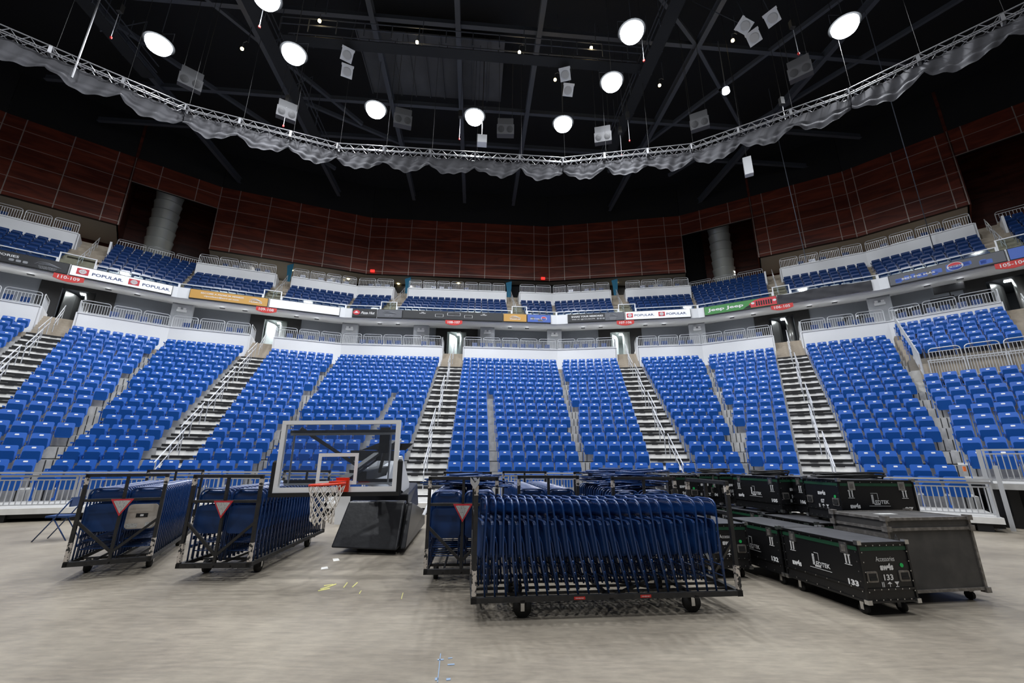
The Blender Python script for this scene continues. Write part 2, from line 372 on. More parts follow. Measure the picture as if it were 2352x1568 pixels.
# upper parapets, walls, recesses ---------------------------------------------------------
UP = {0: [('p', None, 4.76), ('st', 4.76, 6.47), ('p', 6.47, None)],
      1: [('p', None, 4.76), ('st', 4.76, 6.47), ('h', 6.47, None)], 2: [('p', None, 4.93), ('st', 4.93, 6.18), ('p', 6.18, None)],
      3: [('p', None, 2.51), ('st', 2.51, 3.82), ('p', 3.82, 12.9), ('st', 12.9, 14.2), ('p', 14.2, None)],
      4: [('p', None, 4.77), ('st', 4.77, 6.16), ('p', 6.16, None)], 5: [('h', None, 4.86), ('st', 4.86, 5.97), ('p', 5.97, None)],
      6: [('p', None, 5.04), ('st', 5.04, 6.28), ('h', 6.28, None)], 7: [('p', None, None)]}
for i in range(NF):
    for kind, s0, s1 in UP[i]:
        if kind == 'p':
            mb = MB(); spanbox(mb, s0, s1, i, -5.2, -5.0, 14.8, 16.95); spanbox(mb, s0, s1, i, -5.24, -4.95, 16.9, 16.96); struct('upper_parapet_wall', mb, 'white', FM[i])
            mb = MB(); spanbox(mb, s0, s1, i, -15, -5.2, 16.4, 16.6); struct('upper_concourse_floor', mb, 'tan', FM[i])
        if kind == 'st':
            mb = MB(); spanbox(mb, s0, s1, i, -15, -7.0, 16.4, 16.6); struct('upper_concourse_floor', mb, 'tan', FM[i])
            for s in (s0, s1):
                mb = MB(); mb.prism([(-5.0, 15.0), (-5.0, 16.95), (-6.8, 16.95), (-6.8, 16.2)], -.06, .06, Matrix.Translation((s, 0, 0)) @ Matrix.Rotation(-PI / 2, 4, 'Z'))
                struct('upper_parapet_wing_wall', mb, 'white', FM[i])
        if kind == 'h':
            mb = MB(); spanbox(mb, s0, s1, i, -8.5, -8.2, 16.0, 17.75); struct('upper_back_wall', mb, 'tan', FM[i])
    mb = MB(); spanbox(mb, None, None, i, -15.3, -15, 12, 31); struct('outer_wall', mb, 'redd' if i in (1, 5, 6) else 'soffit2', FM[i])
# red veneer walls hanging at D = -10 (z 20.45 .. 27): panels as parts, silver mullions as parts
ZR = [20.45, 20.77, 22.03, 23.38, 24.75, 26.1, 27.1]
RW = {0: [(None, None, 0)], 1: [(None, 6.08, 0), (6.08, None, 4)], 2: [(None, None, 0)], 3: [(None, None, 0)], 4: [(None, None, 0)],
      5: [(None, 4.69, 4), (4.69, None, 0)], 6: [(None, 5.45, 0), (5.45, None, 4)], 7: [(None, None, 0)]}
for i in range(NF):
    for s0, s1, r0 in RW[i]:
        a = s0 if s0 is not None else smin(i, -10); b = s1 if s1 is not None else smax(i, -10)
        mb = MB(); mb.box(a, b, 10.06, 10.3, ZR[r0], 31)
        wall = struct('veneer_wall', mb, 'black', FM[i])
        if s0 is not None or s1 is not None:      # returns at the recess
            if r0 == 0:
                mb = MB(); e = s0 if s0 is not None else s1; mb.box(e - .1, e + .1, 10.0, 15, ZR[0], 31); struct('recess_return_wall', mb, 'redd', FM[i])
        n = max(1, round((b - a) / 2.7)); w0 = 2.7
        xs = [a] + [x for x in [((a + b) / 2) + (q - (n - 1) / 2) * w0 for q in range(n)] if a + .5 < x < b - .5] + [b]
        for c0, c1 in zip(xs, xs[1:]):
            for r in range(r0, 6):
                mb = MB(); mb.box(c0 + .02, c1 - .02, 10.0, 10.06, ZR[r] + .018, ZR[r + 1] - .018)
                obj('veneer_panel', mb, wall, None, 'red')
        mb = MB()
        for x in xs: mb.box(x - .03, x + .03, 9.985, 10.06, ZR[r0], ZR[6])
        for z in ZR[r0 + 1 if r0 == 0 else r0:6]: mb.box(a, b, 9.99, 10.06, z - .02, z + .02)
        obj('mullion_trim', mb, wall, None, 'silver')
    # recess back panelling
    if i in (1, 5, 6):
        sa, sb = {1: (6.1, smax(1, -14.9)), 5: (smin(5, -14.9), 4.6), 6: (5.5, smax(6, -14.9))}[i]
        mb = MB(); n = 3
        for q in range(n + 1): x = sa + (sb - sa) * q / n; mb.box(x - .02, x + .02, 14.94, 15, 17.5, 29)
        for z in (18.5, 20.5, 22.5, 24.5, 26.5): mb.box(sa, sb, 14.94, 15, z - .02, z + .02)
        struct('recess_trim', mb, 'redd', FM[i])
    mb = MB(); spanbox(mb, None, None, i, -15, -10.3, 20.45, 20.6)
    if i not in (1, 5, 6): struct('upper_concourse_ceiling', mb, 'soffit2', FM[i])
    else:
        mb = MB(); a, b = {1: (None, 6.08), 5: (4.69, None), 6: (None, 5.45)}[i]; spanbox(mb, a, b, i, -15, -10.3, 20.45, 20.6); struct('upper_concourse_ceiling', mb, 'soffit2', FM[i])

# ================================================================== STAIRS in the aisles
def step_mesh(w, d, h, m):
    mb = MB(); mb.box(0, w, 0, d, -h, 0); return mesh('step', mb, m)
def nosing_mesh(w, d, h):
    mb = MB(); mb.box(.0, w, -.03, .02, -.085, .004)
    for f in (.27, .73): mb.box(w * f - .13, w * f + .13, -.045, -.03, -.112, -.03)
    return mesh('nosing', mb, 'nosing')
for i in range(1, 7):
    a0, a1 = AISLE[i]; w = a1 - a0 - .06
    mw = step_mesh(w, .42, .276, 'offwhite'); mt = step_mesh(w, .42, .221, 'tan'); mn = nosing_mesh(w, .42, .221)
    fl = thing('stair_flight', '', ''); del fl['label']; del fl['category']; fl['kind'] = 'structure'; fl.matrix_world = FM[i]
    for k in range(0, 18):
        if (i == F5 and k < 2) or (i in (2, 4) and k < 1): continue
        m = mw
        for half in (0, 1):
            z = Zk(k) - .275 * (1 - half); D = Dk(k) + .67 + (.41 if half == 0 else 0.)
            if half == 1: D += .01
            o = obj('step', m, fl, Matrix.Translation((a0 + .03, -D, z)))
            obj('nosing', mn, o)
    mt2 = step_mesh(w, 2.6, .21, 'tan')
    for q in range(8):      # through the parapet gap to the concourse
        obj('step', mt2, fl, Matrix.Translation((a0 + .03, -(.95 - q * .28), Zk(17) + .205 * (q + 1))))
for i in range(1, 7):
    for kind, s0, s1 in UP[i]:
        if kind != 'st': continue
        w = s1 - s0 - .04; mt = step_mesh(w, .41, .27, 'tan'); fl = thing('upper_stair_flight', '', ''); del fl['label']; del fl['category']; fl['kind'] = 'structure'; fl.matrix_world = FM[i]
        for j in range(1, 6):
            for half in (0, 1): obj('step', mt, fl, Matrix.Translation((s0 + .02, -(Dj(j) + .55 + (.40 if half == 0 else 0)), Zj(j) - .27 * (1 - half) + .004)))
        mt2 = step_mesh(w, 2.2, .3, 'tan')
        for q in range(6): obj('step', mt2, fl, Matrix.Translation((s0 + .02, 4.9 + q * .32, Zj(5) + .24 * (q + 1))))

# ================================================================== SEATS
def seat_parts():
    """shared meshes of one tip-up seat; local x along the row, y outward, z up, origin on the tread under the back"""
    back = MB(); pl = rrect(-.248, .248, 0, .50, .05, 3, .05); Xb = Matrix.Translation((0, -.10, .40)) @ Matrix.Rotation(-.26, 4, 'X')
    back.prism(pl, -.018, .018, Xb)
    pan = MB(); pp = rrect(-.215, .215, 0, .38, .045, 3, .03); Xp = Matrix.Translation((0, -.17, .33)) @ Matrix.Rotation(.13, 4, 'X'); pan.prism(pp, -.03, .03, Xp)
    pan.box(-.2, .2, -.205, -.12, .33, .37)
    arm = MB()
    arm.box(-.285, -.262, -.30, -.10, .02, .10); arm.box(-.283, -.264, -.20, -.13, .10, .56); arm.box(-.295, -.250, -.34, -.06, .56, .60)
    arm.box(-.292, -.255, -.36, -.30, .545, .60)
    plate = MB(); pr = rrect(-.052, .052, .405, .455, .014, 2); plate.prism(pr, -.024, -.018, Xb)
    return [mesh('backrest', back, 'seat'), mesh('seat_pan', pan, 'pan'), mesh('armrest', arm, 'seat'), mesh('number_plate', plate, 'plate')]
SP = seat_parts()
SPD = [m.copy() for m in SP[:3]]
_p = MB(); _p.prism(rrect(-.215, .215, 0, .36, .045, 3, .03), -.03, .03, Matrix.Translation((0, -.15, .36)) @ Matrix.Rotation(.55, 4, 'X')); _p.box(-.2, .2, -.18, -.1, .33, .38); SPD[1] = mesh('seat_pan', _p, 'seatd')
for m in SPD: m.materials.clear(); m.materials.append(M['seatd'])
glint = None
seats = []       # (matrix, facet, row, side, n)
def fill(i, s0, s1, D, z, row, sidename, pitch=.556, fixed=0, stretch=True, count_from=0):
    """seats between s0 and s1; counted from the stairs outward"""
    L = s1 - s0
    n = int((L + .04) / .545)
    if n < 1: return
    p = min(L / n, .585) if stretch else pitch
    for q in range(n):
        if sidename == 'left':  s = s1 - p * (q + .5)
        else: s = s0 + p * (q + .5)
        seats.append((FM[i] @ Matrix.Translation((s, -D, z)), i, row, sidename, q + count_from))
for i in range(NF):
    a0, a1 = AISLE[i]
    for k in range(-1, 18):
        D = Dk(k); z = Zk(k) if k >= 0 else .33; m0 = smin(i, D) + .15; m1 = smax(i, D) - .15
        if i == F5:
            if k < 1 or k in (10, 11): continue
            if k >= 12: z += .59
        if k == -1 and i in (2, 4):      # the front row runs across the foot of the stairs
            fill(i, m0, m1, D, z, k, 'right'); continue
        if i == 3:
            if k <= 9:
                fill(i, a0 - .03 - 3 * .565, a0 - .03, D, z, k, 'left'); fill(i, m0, a0 - .03 - 3 * .565 - .32, D, z, k, 'left', count_from=3)
                fill(i, a1 + .03, a1 + .03 + 3 * .565, D, z, k, 'right'); fill(i, a1 + .03 + 3 * .565 + .32, m1, D, z, k, 'right', count_from=3)
            else:
                fill(i, m0, a0 - .03, D, z, k, 'left'); fill(i, a1 + .03, m1, D, z, k, 'right')
        else:
            if k == 0: fill(i, m0, m1, D, z, k, 'right') if i in (2, 4) else (fill(i, m0, a0 - .03, D, z, k, 'left'), fill(i, a1 + .03, m1, D, z, k, 'right'))
            else: fill(i, m0, a0 - .03, D, z, k, 'left'); fill(i, a1 + .03, m1, D, z, k, 'right')
upper = []
for i in range(NF):
    for kind, s0, s1 in UP[i]:
        if kind == 'st': continue
        for j in range(0, 9 if kind == 'h' else 6):
            D = Dj(j); a = s0 if s0 is not None else smin(i, D) + .15; b = s1 if s1 is not None else smax(i, D) - .15
            if s0 is not None: a += .03
            if s1 is not None: b -= .03
            n = int((b - a) / .535)
            for q in range(n): upper.append(FM[i] @ Matrix.Translation((a + (b - a) * (q + .5) / n, -D + .02, Zj(j))))
# what the lens can see, nearest (largest) first
def px(p):
    d = Vector((p.x, p.y, p.z - EYE)); f = d.dot(FWD)
    if f < .3: return None
    return (1176 + FPX * (d.dot(AX)) / f, 784 + FPX * d.dot(DOWN) / f, f)
seen = []; rest = []
for S in seats:
    q = px(S[0] @ Vector((0, 0, .7)))
    if q is None or not (-800 < q[0] < 3200): continue
    hidden = (S[2] <= 0 and 1600 < q[0] < 2080) or (S[2] == -1 and 1180 < q[0] < 1600)
    hidden = hidden or not (-10 < q[0] < 2362)
    (seen if not hidden else rest).append((q[2], S))
seen.sort(key=lambda a: a[0]); near = [s for _, s in seen[:300]]; rest = [s for _, s in rest] + [s for _, s in seen[300:]]
PORT = {0: '111-110', 1: '110-109', 2: '109-108', 3: '108-107', 4: '107-106', 5: '106-105', 6: '105-104', 7: '104-103'}
ROW = {k: ORD[k + 1] for k in range(-1, 18)}
def make_seat(X, label):
    t = thing('stadium_seat', label, 'seat', X, 'blue tip-up seats of the lower stand')
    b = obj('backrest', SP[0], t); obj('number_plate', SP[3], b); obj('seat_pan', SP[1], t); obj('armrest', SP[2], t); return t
for X, i, k, sd, n in near:
    if k == -1 and i in (2, 4): lab = f'blue tip-up seat, {ORD[min(n, 29)]} from left in lowest row below sign {PORT[i]}'
    else: lab = f'blue tip-up seat, {ROW[k]} row up, {ORD[min(n, 29)]} {sd} of stairs below sign {PORT[i]}'
    make_seat(X, lab)
def mass(name, mats_, parts, label, cat):
    arrs = []; faces = []; base = 0; mi = []
    slots = []
    for me in parts:
        for mm in me.materials:
            if mm not in slots: slots.append(mm)
    T = np.array([[list(r) for r in X] for X in mats_])
    for me in parts:
        a = np.zeros(len(me.vertices) * 3); me.vertices.foreach_get('co', a); a = np.c_[a.reshape(-1, 3), np.ones(len(me.vertices))]
        w = np.einsum('nij,vj->nvi', T, a)[:, :, :3]; arrs.append(w.reshape(-1, 3))
        ls = np.array([p.loop_total for p in me.polygons]); li = np.concatenate([list(p.vertices) for p in me.polygons])
        for q in range(len(mats_)): faces.append((li + base + q * len(a), ls)); mi.append(np.full(len(ls), slots.index(me.materials[0])))
        base += len(a) * len(mats_)
    co = np.concatenate(arrs); li = np.concatenate([f[0] for f in faces]); ls = np.concatenate([f[1] for f in faces])
    me = bpy.data.meshes.new(name); me.vertices.add(len(co)); me.vertices.foreach_set('co', co.ravel())
    me.loops.add(len(li)); me.loops.foreach_set('vertex_index', li.astype(np.int32))
    me.polygons.add(len(ls)); me.polygons.foreach_set('loop_start', np.r_[0, np.cumsum(ls)[:-1]].astype(np.int32)); me.polygons.foreach_set('material_index', np.concatenate(mi).astype(np.int32))
    for s in slots: me.materials.append(s)
    me.update(calc_edges=True); me.validate(); me.shade_flat()
    return obj(name, me, kind='stuff', label=label, cat=cat)
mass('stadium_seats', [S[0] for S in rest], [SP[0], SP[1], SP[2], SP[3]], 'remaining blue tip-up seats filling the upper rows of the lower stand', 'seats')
ups = [X for X in upper if (lambda q: q and -800 < q[0] < 3200)(px(X @ Vector((0, 0, .7))))]
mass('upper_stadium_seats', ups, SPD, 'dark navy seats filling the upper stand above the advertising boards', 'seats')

# ================================================================== RAILINGS
_rail = {}
def arch_meshes(w, h, n, square=False):
    key = (round(w, 2), h, n, square)
    if key not in _rail:
        r = .16; fr = MB(); x0 = .04; x1 = key[0] - .04
        if square: pts = [(x0, 0, 0), (x0, 0, h), (x1, 0, h), (x1, 0, 0)]; fr.bar(pts[0], pts[1], .045); fr.bar(pts[3], pts[2], .045); fr.bar((x0 - .03, 0, h), (x1 + .03, 0, h), .05)
        else:
            pts = [(x0, 0, 0)] + [(x0 + r - r * math.cos(a), 0, h - r + r * math.sin(a)) for a in (0, .4, .8, 1.2, PI / 2)] + [(x1 - r + r * math.sin(a), 0, h - r + r * math.cos(a)) for a in (0, .4, .8, 1.2, PI / 2)] + [(x1, 0, 0)]
            fr.tube(pts, .024, 6)
        zt = h - .17 if not square else h - .10
        fr.bar((x0, 0, zt), (x1, 0, zt), .03); fr.bar((x0, 0, .08), (x1, 0, .08), .03)
        ba = MB()
        for q in range(1, n): x = x0 + (x1 - x0) * q / n; ba.bar((x, 0, .08), (x, 0, zt), .02)
        _rail[key] = (mesh('rail_frame', fr, 'galv'), mesh('balusters', ba, 'galv'))
    return _rail[key]
def rail(X, w, h, n, label, group, square=False):
    f, b = arch_meshes(w, h, n, square); t = thing('guard_rail', label, 'railing', X, group)
    obj('rail_frame', f, t); obj('balusters', b, t); return t
cnt = 0
def railrow(i, s0, s1, D, z, h, n, where, group, square=False, nb=11):
    w = (s1 - s0) / n
    for q in range(n):
        rail(FM[i] @ Matrix.Translation((s0 + w * q, -D, z)), w - (.06 if not square else 0), h, nb, f'{"arched" if not square else "straight"} railing panel, {ORD[q]} from left {where}', group, square)
GR = 'arched railing panels on the lower white parapet'
for i in (1, 2, 3, 4, 5, 6):
    a0, a1 = AISLE[i]; m0, m1 = smin(i, -.1) + .02, smax(i, -.1) - .02
    nl, nr = {1: (3, 3), 2: (3, 3), 3: (5, 5), 4: (3, 3), 5: (3, 3), 6: (3, 3)}[i]
    if i == 6: m0 += .1
    railrow(i, m0, a0, -.1, 10.13, .84, nl, f'on the lower parapet left of stairs {PORT[i]}', GR)
    railrow(i, a1, m1, -.1, 10.13, .84, nr, f'on the lower parapet right of stairs {PORT[i]}', GR)
    for s, sd in ((a0, 'left'), (a1, 'right')):
        rail(FM[i] @ TR(s, .15, 10.13, PI / 2), 1.7, .84, 10, f'silver railing on the wing wall {sd} of the stairs under sign {PORT[i]}', 'railings on wing walls')
GU = 'arched railing panels on the upper white parapet'
for i in range(1, 7):
    for q_, (kind, s0, s1) in enumerate(UP[i]):
        if kind == 'st': continue
        D, z = (-5.1, 16.95) if kind == 'p' else (-8.3, 17.75)
        a = s0 if s0 is not None else smin(i, D) + .05; b = s1 if s1 is not None else smax(i, D) - .05
        railrow(i, a, b, D, z, .85, max(1, round((b - a) / (1.3 if kind == 'p' else 1.9))), f'in {ORD[q_]} upper stretch above sign {PORT[i]}', GU)
# white rail above the fascia with glass at the stairs
for i in range(1, 7):
    sts = [(s0, s1) for k_, s0, s1 in UP[i] if k_ == 'st']; cur = smin(i, -.05)
    segs = []
    for s0, s1 in sts: segs.append((cur, s0 + .15, False)); segs.append((s0 + .15, s1 + .1, True)); cur = s1 + .1
    segs.append((cur, smax(i, -.05), False))
    for q, (a, b, tall) in enumerate(segs):
        h = .72 if tall else .34
        t = thing('balcony_rail', f'{"taller white rail with glass before the stairs" if tall else "low white rail above the boards"}, {ORD[q]} stretch over sign {PORT[i]}', 'railing', FM[i] @ Matrix.Translation((a, .06, 12.96)), 'white rails along the upper balcony edge')
        mb = MB(); mb.box(0, b - a, -.04, .04, h - .05, h)
        obj('top_rail', mb, t, None, 'white'); mb = MB(); mb.box(0.005, .07, -.03, .03, 0, h); mb.box(b - a - .07, b - a, -.03, .03, 0, h); obj('rail_post', mb, t, None, 'white')
        mb = MB(); mb.box(.08, b - a - .08, -.006, .006, .03, h - .06); obj('glass_panel', mb, t, None, 'glass')
# front rail at floor level (square topped) and its brackets
GF = 'straight railing panels along the front of the floor-level platform'
for i, a, b, n in ((1, None, None, 3), (2, None, None, 3), (3, None, 6.6, 2), (3, 10.1, None, 3), (4, None, None, 3), (5, None, None, 3)):
    D = 18.2; s0 = a if a is not None else smin(i, D) + .03; s1 = b if b is not None else smax(i, D) - .03
    railrow(i, s0, s1, D, .33, .80, n, f'of the front barrier below sign {PORT[i]}{" beyond the stairs" if a else ""}', GF, True, 14)
    mb = MB(); mb.bar((s0, -D - .06, 1.215), (s1, -D - .06, 1.215), .045); 
    obj('hand_rail', mb, None, FM[i], 'galv', label=f'long silver handrail along the front barrier below sign {PORT[i]}{" right part" if a else ""}', cat='railing', group='long front handrails')
mb = MB(); mb.box(smin(6, 17.4), 5.2, -17.5, -13, 1.04, 1.10); mb.box(smin(6, 17.4), 5.2, -17.52, -17.4, .96, 1.1); struct('side_platform_floor', mb, 'deck', FM[6])
mb = MB(); mb.box(smin(6, 16.6), 5.2, -16.6, -16.5, 0, 1.03); struct('side_platform_trim', mb, 'black', FM[6])
railrow(6, smin(6, 17.4) + .05, 5.0, 17.42, 1.10, .84, 2, 'on the raised platform at the end of the barrier', GF, True, 12)
# slanting posts at the end of the front barrier
for q, (x, y, z0, z1) in enumerate(((2250, 1040, .0, 1.95), (2272, 1075, .0, 1.55))):
    p = at(x + 25, y + 150, .2) if q == 0 else at(2300, 1200, .15)
    p = fp(6, smin(6, 17.6) - .02 + q * .22, 17.62 + q * .1, 0); mb = MB(); mb.box(-.045, .045, -.03, .03, z0, z1)
    obj('gate_post', mb, None, TR(p.x, p.y, 0, ANG[6]), 'galv', label=('tall' if q == 0 else 'shorter') + ' grey steel post where the front barrier meets the raised platform', cat='post')
# mid-height walkway railings in the right-hand stand
mb = MB(); spanbox(mb, smin(6, 6) + .35, 6.3, 6, 5.72, 6.9, 5.3, 6.1); struct('walkway_floor', mb, 'tan', FM[6])
railrow(6, smin(6, 5.9) + .75, 5.2, 5.95, 6.1, .85, 3, 'above the cross walkway of the right stand', 'arched rails over the cross walkway', False, 9)
railrow(6, smin(6, 7) + .55, 5.2, 7.0, 5.3, .90, 3, 'below the cross walkway of the right stand', 'straight rails under the cross walkway', True, 13)
# the solid divider rail that climbs between the right-hand blocks
t = thing('divider_rail', 'sloping silver panelled railing climbing between the two right-hand seat blocks', 'railing', FM[6])
for q in range(4):
    mb = MB(); D0 = .6 + q * 1.75; D1 = D0 + 1.68; z0 = Zk(17) - (D0 - .9) * .538 + .9; z1 = Zk(17) - (D1 - .9) * .538 + .9
    pts = [((smin(6, D0) + .28), -D0, z0), ((smin(6, D0) + .28), -D0, z0 + 1.0), ((smin(6, D1) + .28), -D1, z1 + 1.0), ((smin(6, D1) + .28), -D1, z1)]
    mb.tube(pts + [pts[0]], .03, 6)
    for w_ in range(1, 9): f = w_ / 9; a = Vector(pts[0]).lerp(Vector(pts[3]), f); b = Vector(pts[1]).lerp(Vector(pts[2]), f); mb.bar(a, b, .022)
    obj('rail_segment', mb, t, None, 'galv')
# stair handrails
def handrail(i, s, pts, label, group, gap=.28):
    t = thing('stair_handrail', label, 'handrail', FM[i], group)
    a, b = Vector((s, -pts[0][0], pts[0][1])), Vector((s, -pts[1][0], pts[1][1])); H = Vector((0, 0, .92)); mb = MB()
    mb.tube([a + H * .98, b + H * .98], .022, 6); obj('top_rail', mb, t, None, 'alum')
    mb = MB(); mb.tube([a + H * .62, b + H * .62], .018, 6); obj('mid_rail', mb, t, None, 'alum')
    for f in (.06, .5, .94):
        p = a.lerp(b, f); mb = MB(); mb.tube([p - Vector((0, 0, .1)), p + H * .98], .02, 6); obj('rail_post', mb, t, None, 'galv')
for i in range(1, 7):
    a0, a1 = AISLE[i]; s = (a0 + a1) / 2
    ks = [(0, 2), (3, 5), (6, 8), (9, 11), (12, 14), (15, 17)] if i not in (6,) else [(12, 14), (15, 17)]
    for q, (k0, k1) in enumerate(ks):
        handrail(i, s + .07 * (-1) ** q, ((Dk(k0) + .9, Zk(k0) - .1), (Dk(k1) + .0, Zk(k1) + .3)), f'silver stair handrail section, {ORD[q]} from the bottom of the stairs below sign {PORT[i]}', 'silver handrails in the stair aisles')
    handrail(i, s + .05, ((.7, 8.4), (-1.2, 9.8)), f'silver handrail at the head of the stairs below sign {PORT[i]}', 'silver handrails in the stair aisles')
    for q_, (k_, s0, s1) in enumerate(UP[i]):
        if k_ != 'st': continue
        for w_, (D0, z0, D1, z1) in enumerate(((-.9, 12.9, -4.3, 15.0), (-4.6, 15.3, -7.0, 16.9))):
            handrail(i, (s0 + s1) / 2, ((D0, z0), (D1, z1)), f'{("lower", "higher")[w_]} silver handrail on {"left-hand" if q_ < 2 else "second"} upper stairs over sign {PORT[i]}', 'silver handrails on the upper stairs')

# ================================================================== COLUMNS, EMERGENCY LIGHTS, PORTAL LAMPS, SIGNS
cols = [(i, -.15) for i in (1, 2, 3, 4, 5, 6)] + [(3, 8.45 - 2.95), (3, 8.45 + 2.75)]
for n, (i, s) in enumerate(cols):
    if s < 0: X = FM[i] @ Matrix.Rotation((ANG[i - 1] - ANG[i]) / 2, 4, 'Z') @ Matrix.Translation((0, 3.2, 0))
    else: X = FM[i] @ Matrix.Translation((s, 3.0, 0))
    mb = MB(); mb.box(-.62, .62, 0, .9, 9.8, 13.0); mb.add([(-.62, 0, 12.7), (.62, 0, 12.7), (.62, .9, 12.7), (-.62, .9, 12.7), (-.3, 0, 13.5), (.3, 0, 13.5), (.3, .9, 13.5), (-.3, .9, 13.5)], [(0, 1, 5, 4), (1, 2, 6, 5), (2, 3, 7, 6), (3, 0, 4, 7), (4, 5, 6, 7)])
    struct('concourse_column', mb, 'greyl', X)
    loc = f'on the column {"at the bend" if s < 0 else ("left" if s < 8 else "right") + " of the portal"} near sign {PORT[i]}'
    t = thing('emergency_light', f'white twin-head emergency light {loc}', 'light', X @ Matrix.Translation((0, -.06, 12.25)), 'emergency lights on the columns')
    mb = MB(); mb.box(-.3, .3, -.05, .05, -.12, .06); obj('housing', mb, t, None, 'white')
    for x in (-.17, .17): mb = MB(); mb.box(x - .09, x + .09, -.09, .03, .06, .2); obj('lamp_head', mb, t, None, 'white')
for i in range(1, 7):
    a0, a1 = AISLE[i]; w = (a0 + a1) / 2
    t = thing('portal_lamp', f'bright fluorescent fitting in the portal under sign {PORT[i]}', 'lamp', FM[i] @ Matrix.Translation((w + .3, 5.9, 12.9)), 'lamps in the stand portals')
    mb = MB(); mb.box(-.35, .35, -.3, .3, -.02, .05); obj('housing', mb, t, None, 'white')
    mb = MB(); mb.box(-.3, .3, -.25, .25, -.05, -.02); obj('diffuser', mb, t, None, 'lampc')
    ld = bpy.data.lights.new('portal_light', 'AREA'); ld.shape = 'RECTANGLE'; ld.size = .6; ld.size_y = .5; ld.energy = 75 if i in (2, 3, 4) else 7; ld.color = (.9, .97, 1)
    lo = bpy.data.objects.new('portal_light', ld); COL.objects.link(lo); lo.parent = t; lo.location = (0, 0, -.08)
    # curved door leaf / angled corridor panel seen inside the portal
    mb = MB(); pts = [(-.7, 5.4), (-.25, 6.2), (-.05, 7.0), (-.3, 8.0)]
    for p0, p1 in zip(pts, pts[1:]): mb.bar((w + p0[0], p0[1], 11.3), (w + p1[0], p1[1], 11.3), .05, 3.0)
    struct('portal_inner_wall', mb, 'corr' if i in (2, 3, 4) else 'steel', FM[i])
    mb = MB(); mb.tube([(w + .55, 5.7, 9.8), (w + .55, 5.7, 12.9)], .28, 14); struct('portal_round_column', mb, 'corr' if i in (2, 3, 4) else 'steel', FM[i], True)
# section signs
def sect_sign(i, txt):
    a0, a1 = AISLE[i]; w = (a0 + a1) / 2
    t = thing('section_sign', f'red curved section sign reading {txt} under the advertising boards', 'sign', FM[i] @ Matrix.Translation((w, -.16, 12.24)), 'red section signs')
    poly = [(-.66, 0), (.66, 0), (.66, -.27)] + [(.66 - 1.32 * f, -.27 - .15 * math.sin(PI * f)) for f in (.15, .3, .5, .7, .85)] + [(-.66, -.27)]
    mb = MB(); mb.prism(poly, -.03, .03); obj('sign_face', mb, t, None, 'redsign')
    text(txt, t, (0, -.036, -.17), (1, 0, 0), .95, .20, 'print', 'numerals', .015)
for i in range(1, 7): sect_sign(i, PORT[i])

# ================================================================== ADVERTISING BOARDS along the fascia
def board(i, s0, s1, m, label, edge=True):
    t = thing('advertising_board', label, 'sign', FM[i] @ Matrix.Translation((s0, -.125, 12.28)) @ Matrix.Diagonal((1, 1, .72, 1)), 'advertising boards')
    W = s1 - s0; mb = MB(); mb.box(0, W, -.05, .05, -.04, .95); obj('board_casing', mb, t, None, 'black')
    mb = MB(); mb.box(.03, W - .03, -.07, -.05, .03, .90); obj('board_face', mb, t, None, m); return t, W
BZ = .46; YF = -.078
def globe(t, x, z, r):
    mb = MB(); mb.box(x - r, x + r, YF - .004, YF, z - r, z + r); obj('logo_square', mb, t, None, 'popred')
    mb = MB()
    for k in range(7): a = -.9 + .3 * k; rr = r * .72; mb.tube([(x + rr * math.sin(a) * math.sin(b) , YF - .008, z - rr * math.cos(b)) for b in [PI * q / 8 for q in range(9)]], .018, 4)
    for k in (-.4, 0, .4): rr = r * .72; h = math.sqrt(1 - k * k) * rr; mb.tube([(x - h, YF - .008, z + rr * k), (x + h, YF - .008, z + rr * k)], .018, 4)
    obj('logo_globe', mb, t, None, 'print')
def arena_logo(t, x, z, w, m, txt=None, tw=.7):
    mb = MB()
    for k, (h, o) in enumerate(((.26, 0), (.17, .05), (.09, .02))):
        mb.tube([(x + w * (q / 10 - .5) * (1 - .12 * k) + w * o, YF - .006, z + h * math.sin(PI * min(1, (q / 10) ** .7)) * 1.0) for q in range(11)], [.008 + .018 * math.sin(PI * q / 10) for q in range(11)], 5)
    obj('logo_arcs', mb, t, None, m)
    for k, r_ in enumerate(('COLISEO', 'DE PUERTO RICO', 'JOSE MIGUEL AGRELOT') if txt is None else (txt,)):
        text(r_, t, (x, YF - .003, z - .10 - .10 * k), (1, 0, 0), w * tw * (1 - .1 * k), .07 if txt is None else .13, m, 'lettering', .012)
F = lambda i: i
# left facet (sign 110-109)
t, W = board(1, -.9 + 0.0, 5.49, 'ledoff', 'black advertising board with white social-media text at the left edge')
text('SHARE YOUR MEMORIES', t, (2.9, YF, .62), (1, 0, 0), 2.9, .2, 'print', 'lettering', .02); text('TAG US: @COLISEOPR', t, (2.75, YF, .30), (1, 0, 0), 1.9, .16, 'tealw')
for q in range(3):
    mb = MB(); mb.prism(rrect(4.0 + q * .27, 4.2 + q * .27, .2, .4, .05), YF - .004, YF); obj('icon_square', mb, t, None, 'tealw')
arena_logo(t, 5.55, .35, 1.1, 'tealw')
t, W = board(1, 5.56, 10.5, 'ledwhite', 'white board with two red globe logos between the black and gold boards')
for x in (.55, 2.95): globe(t, x, .48, .27); text('POPULAR.', t, (x + 1.15, YF, .44), (1, 0, 0), 1.45, .27, 'popblue', 'lettering', .018)
t, W = board(2, .72, 5.5, 'gold', 'gold board inviting visitors to become a premium member')
text('BECOME A PREMIUM MEMBER', t, (1.95, YF, .62), (1, 0, 0), 2.6, .16, 'print', 'lettering', .008); text('vipcoliseo@asm-pr.com', t, (1.9, YF, .32), (1, 0, 0), 2.1, .2, 'print', 'lettering', .015)
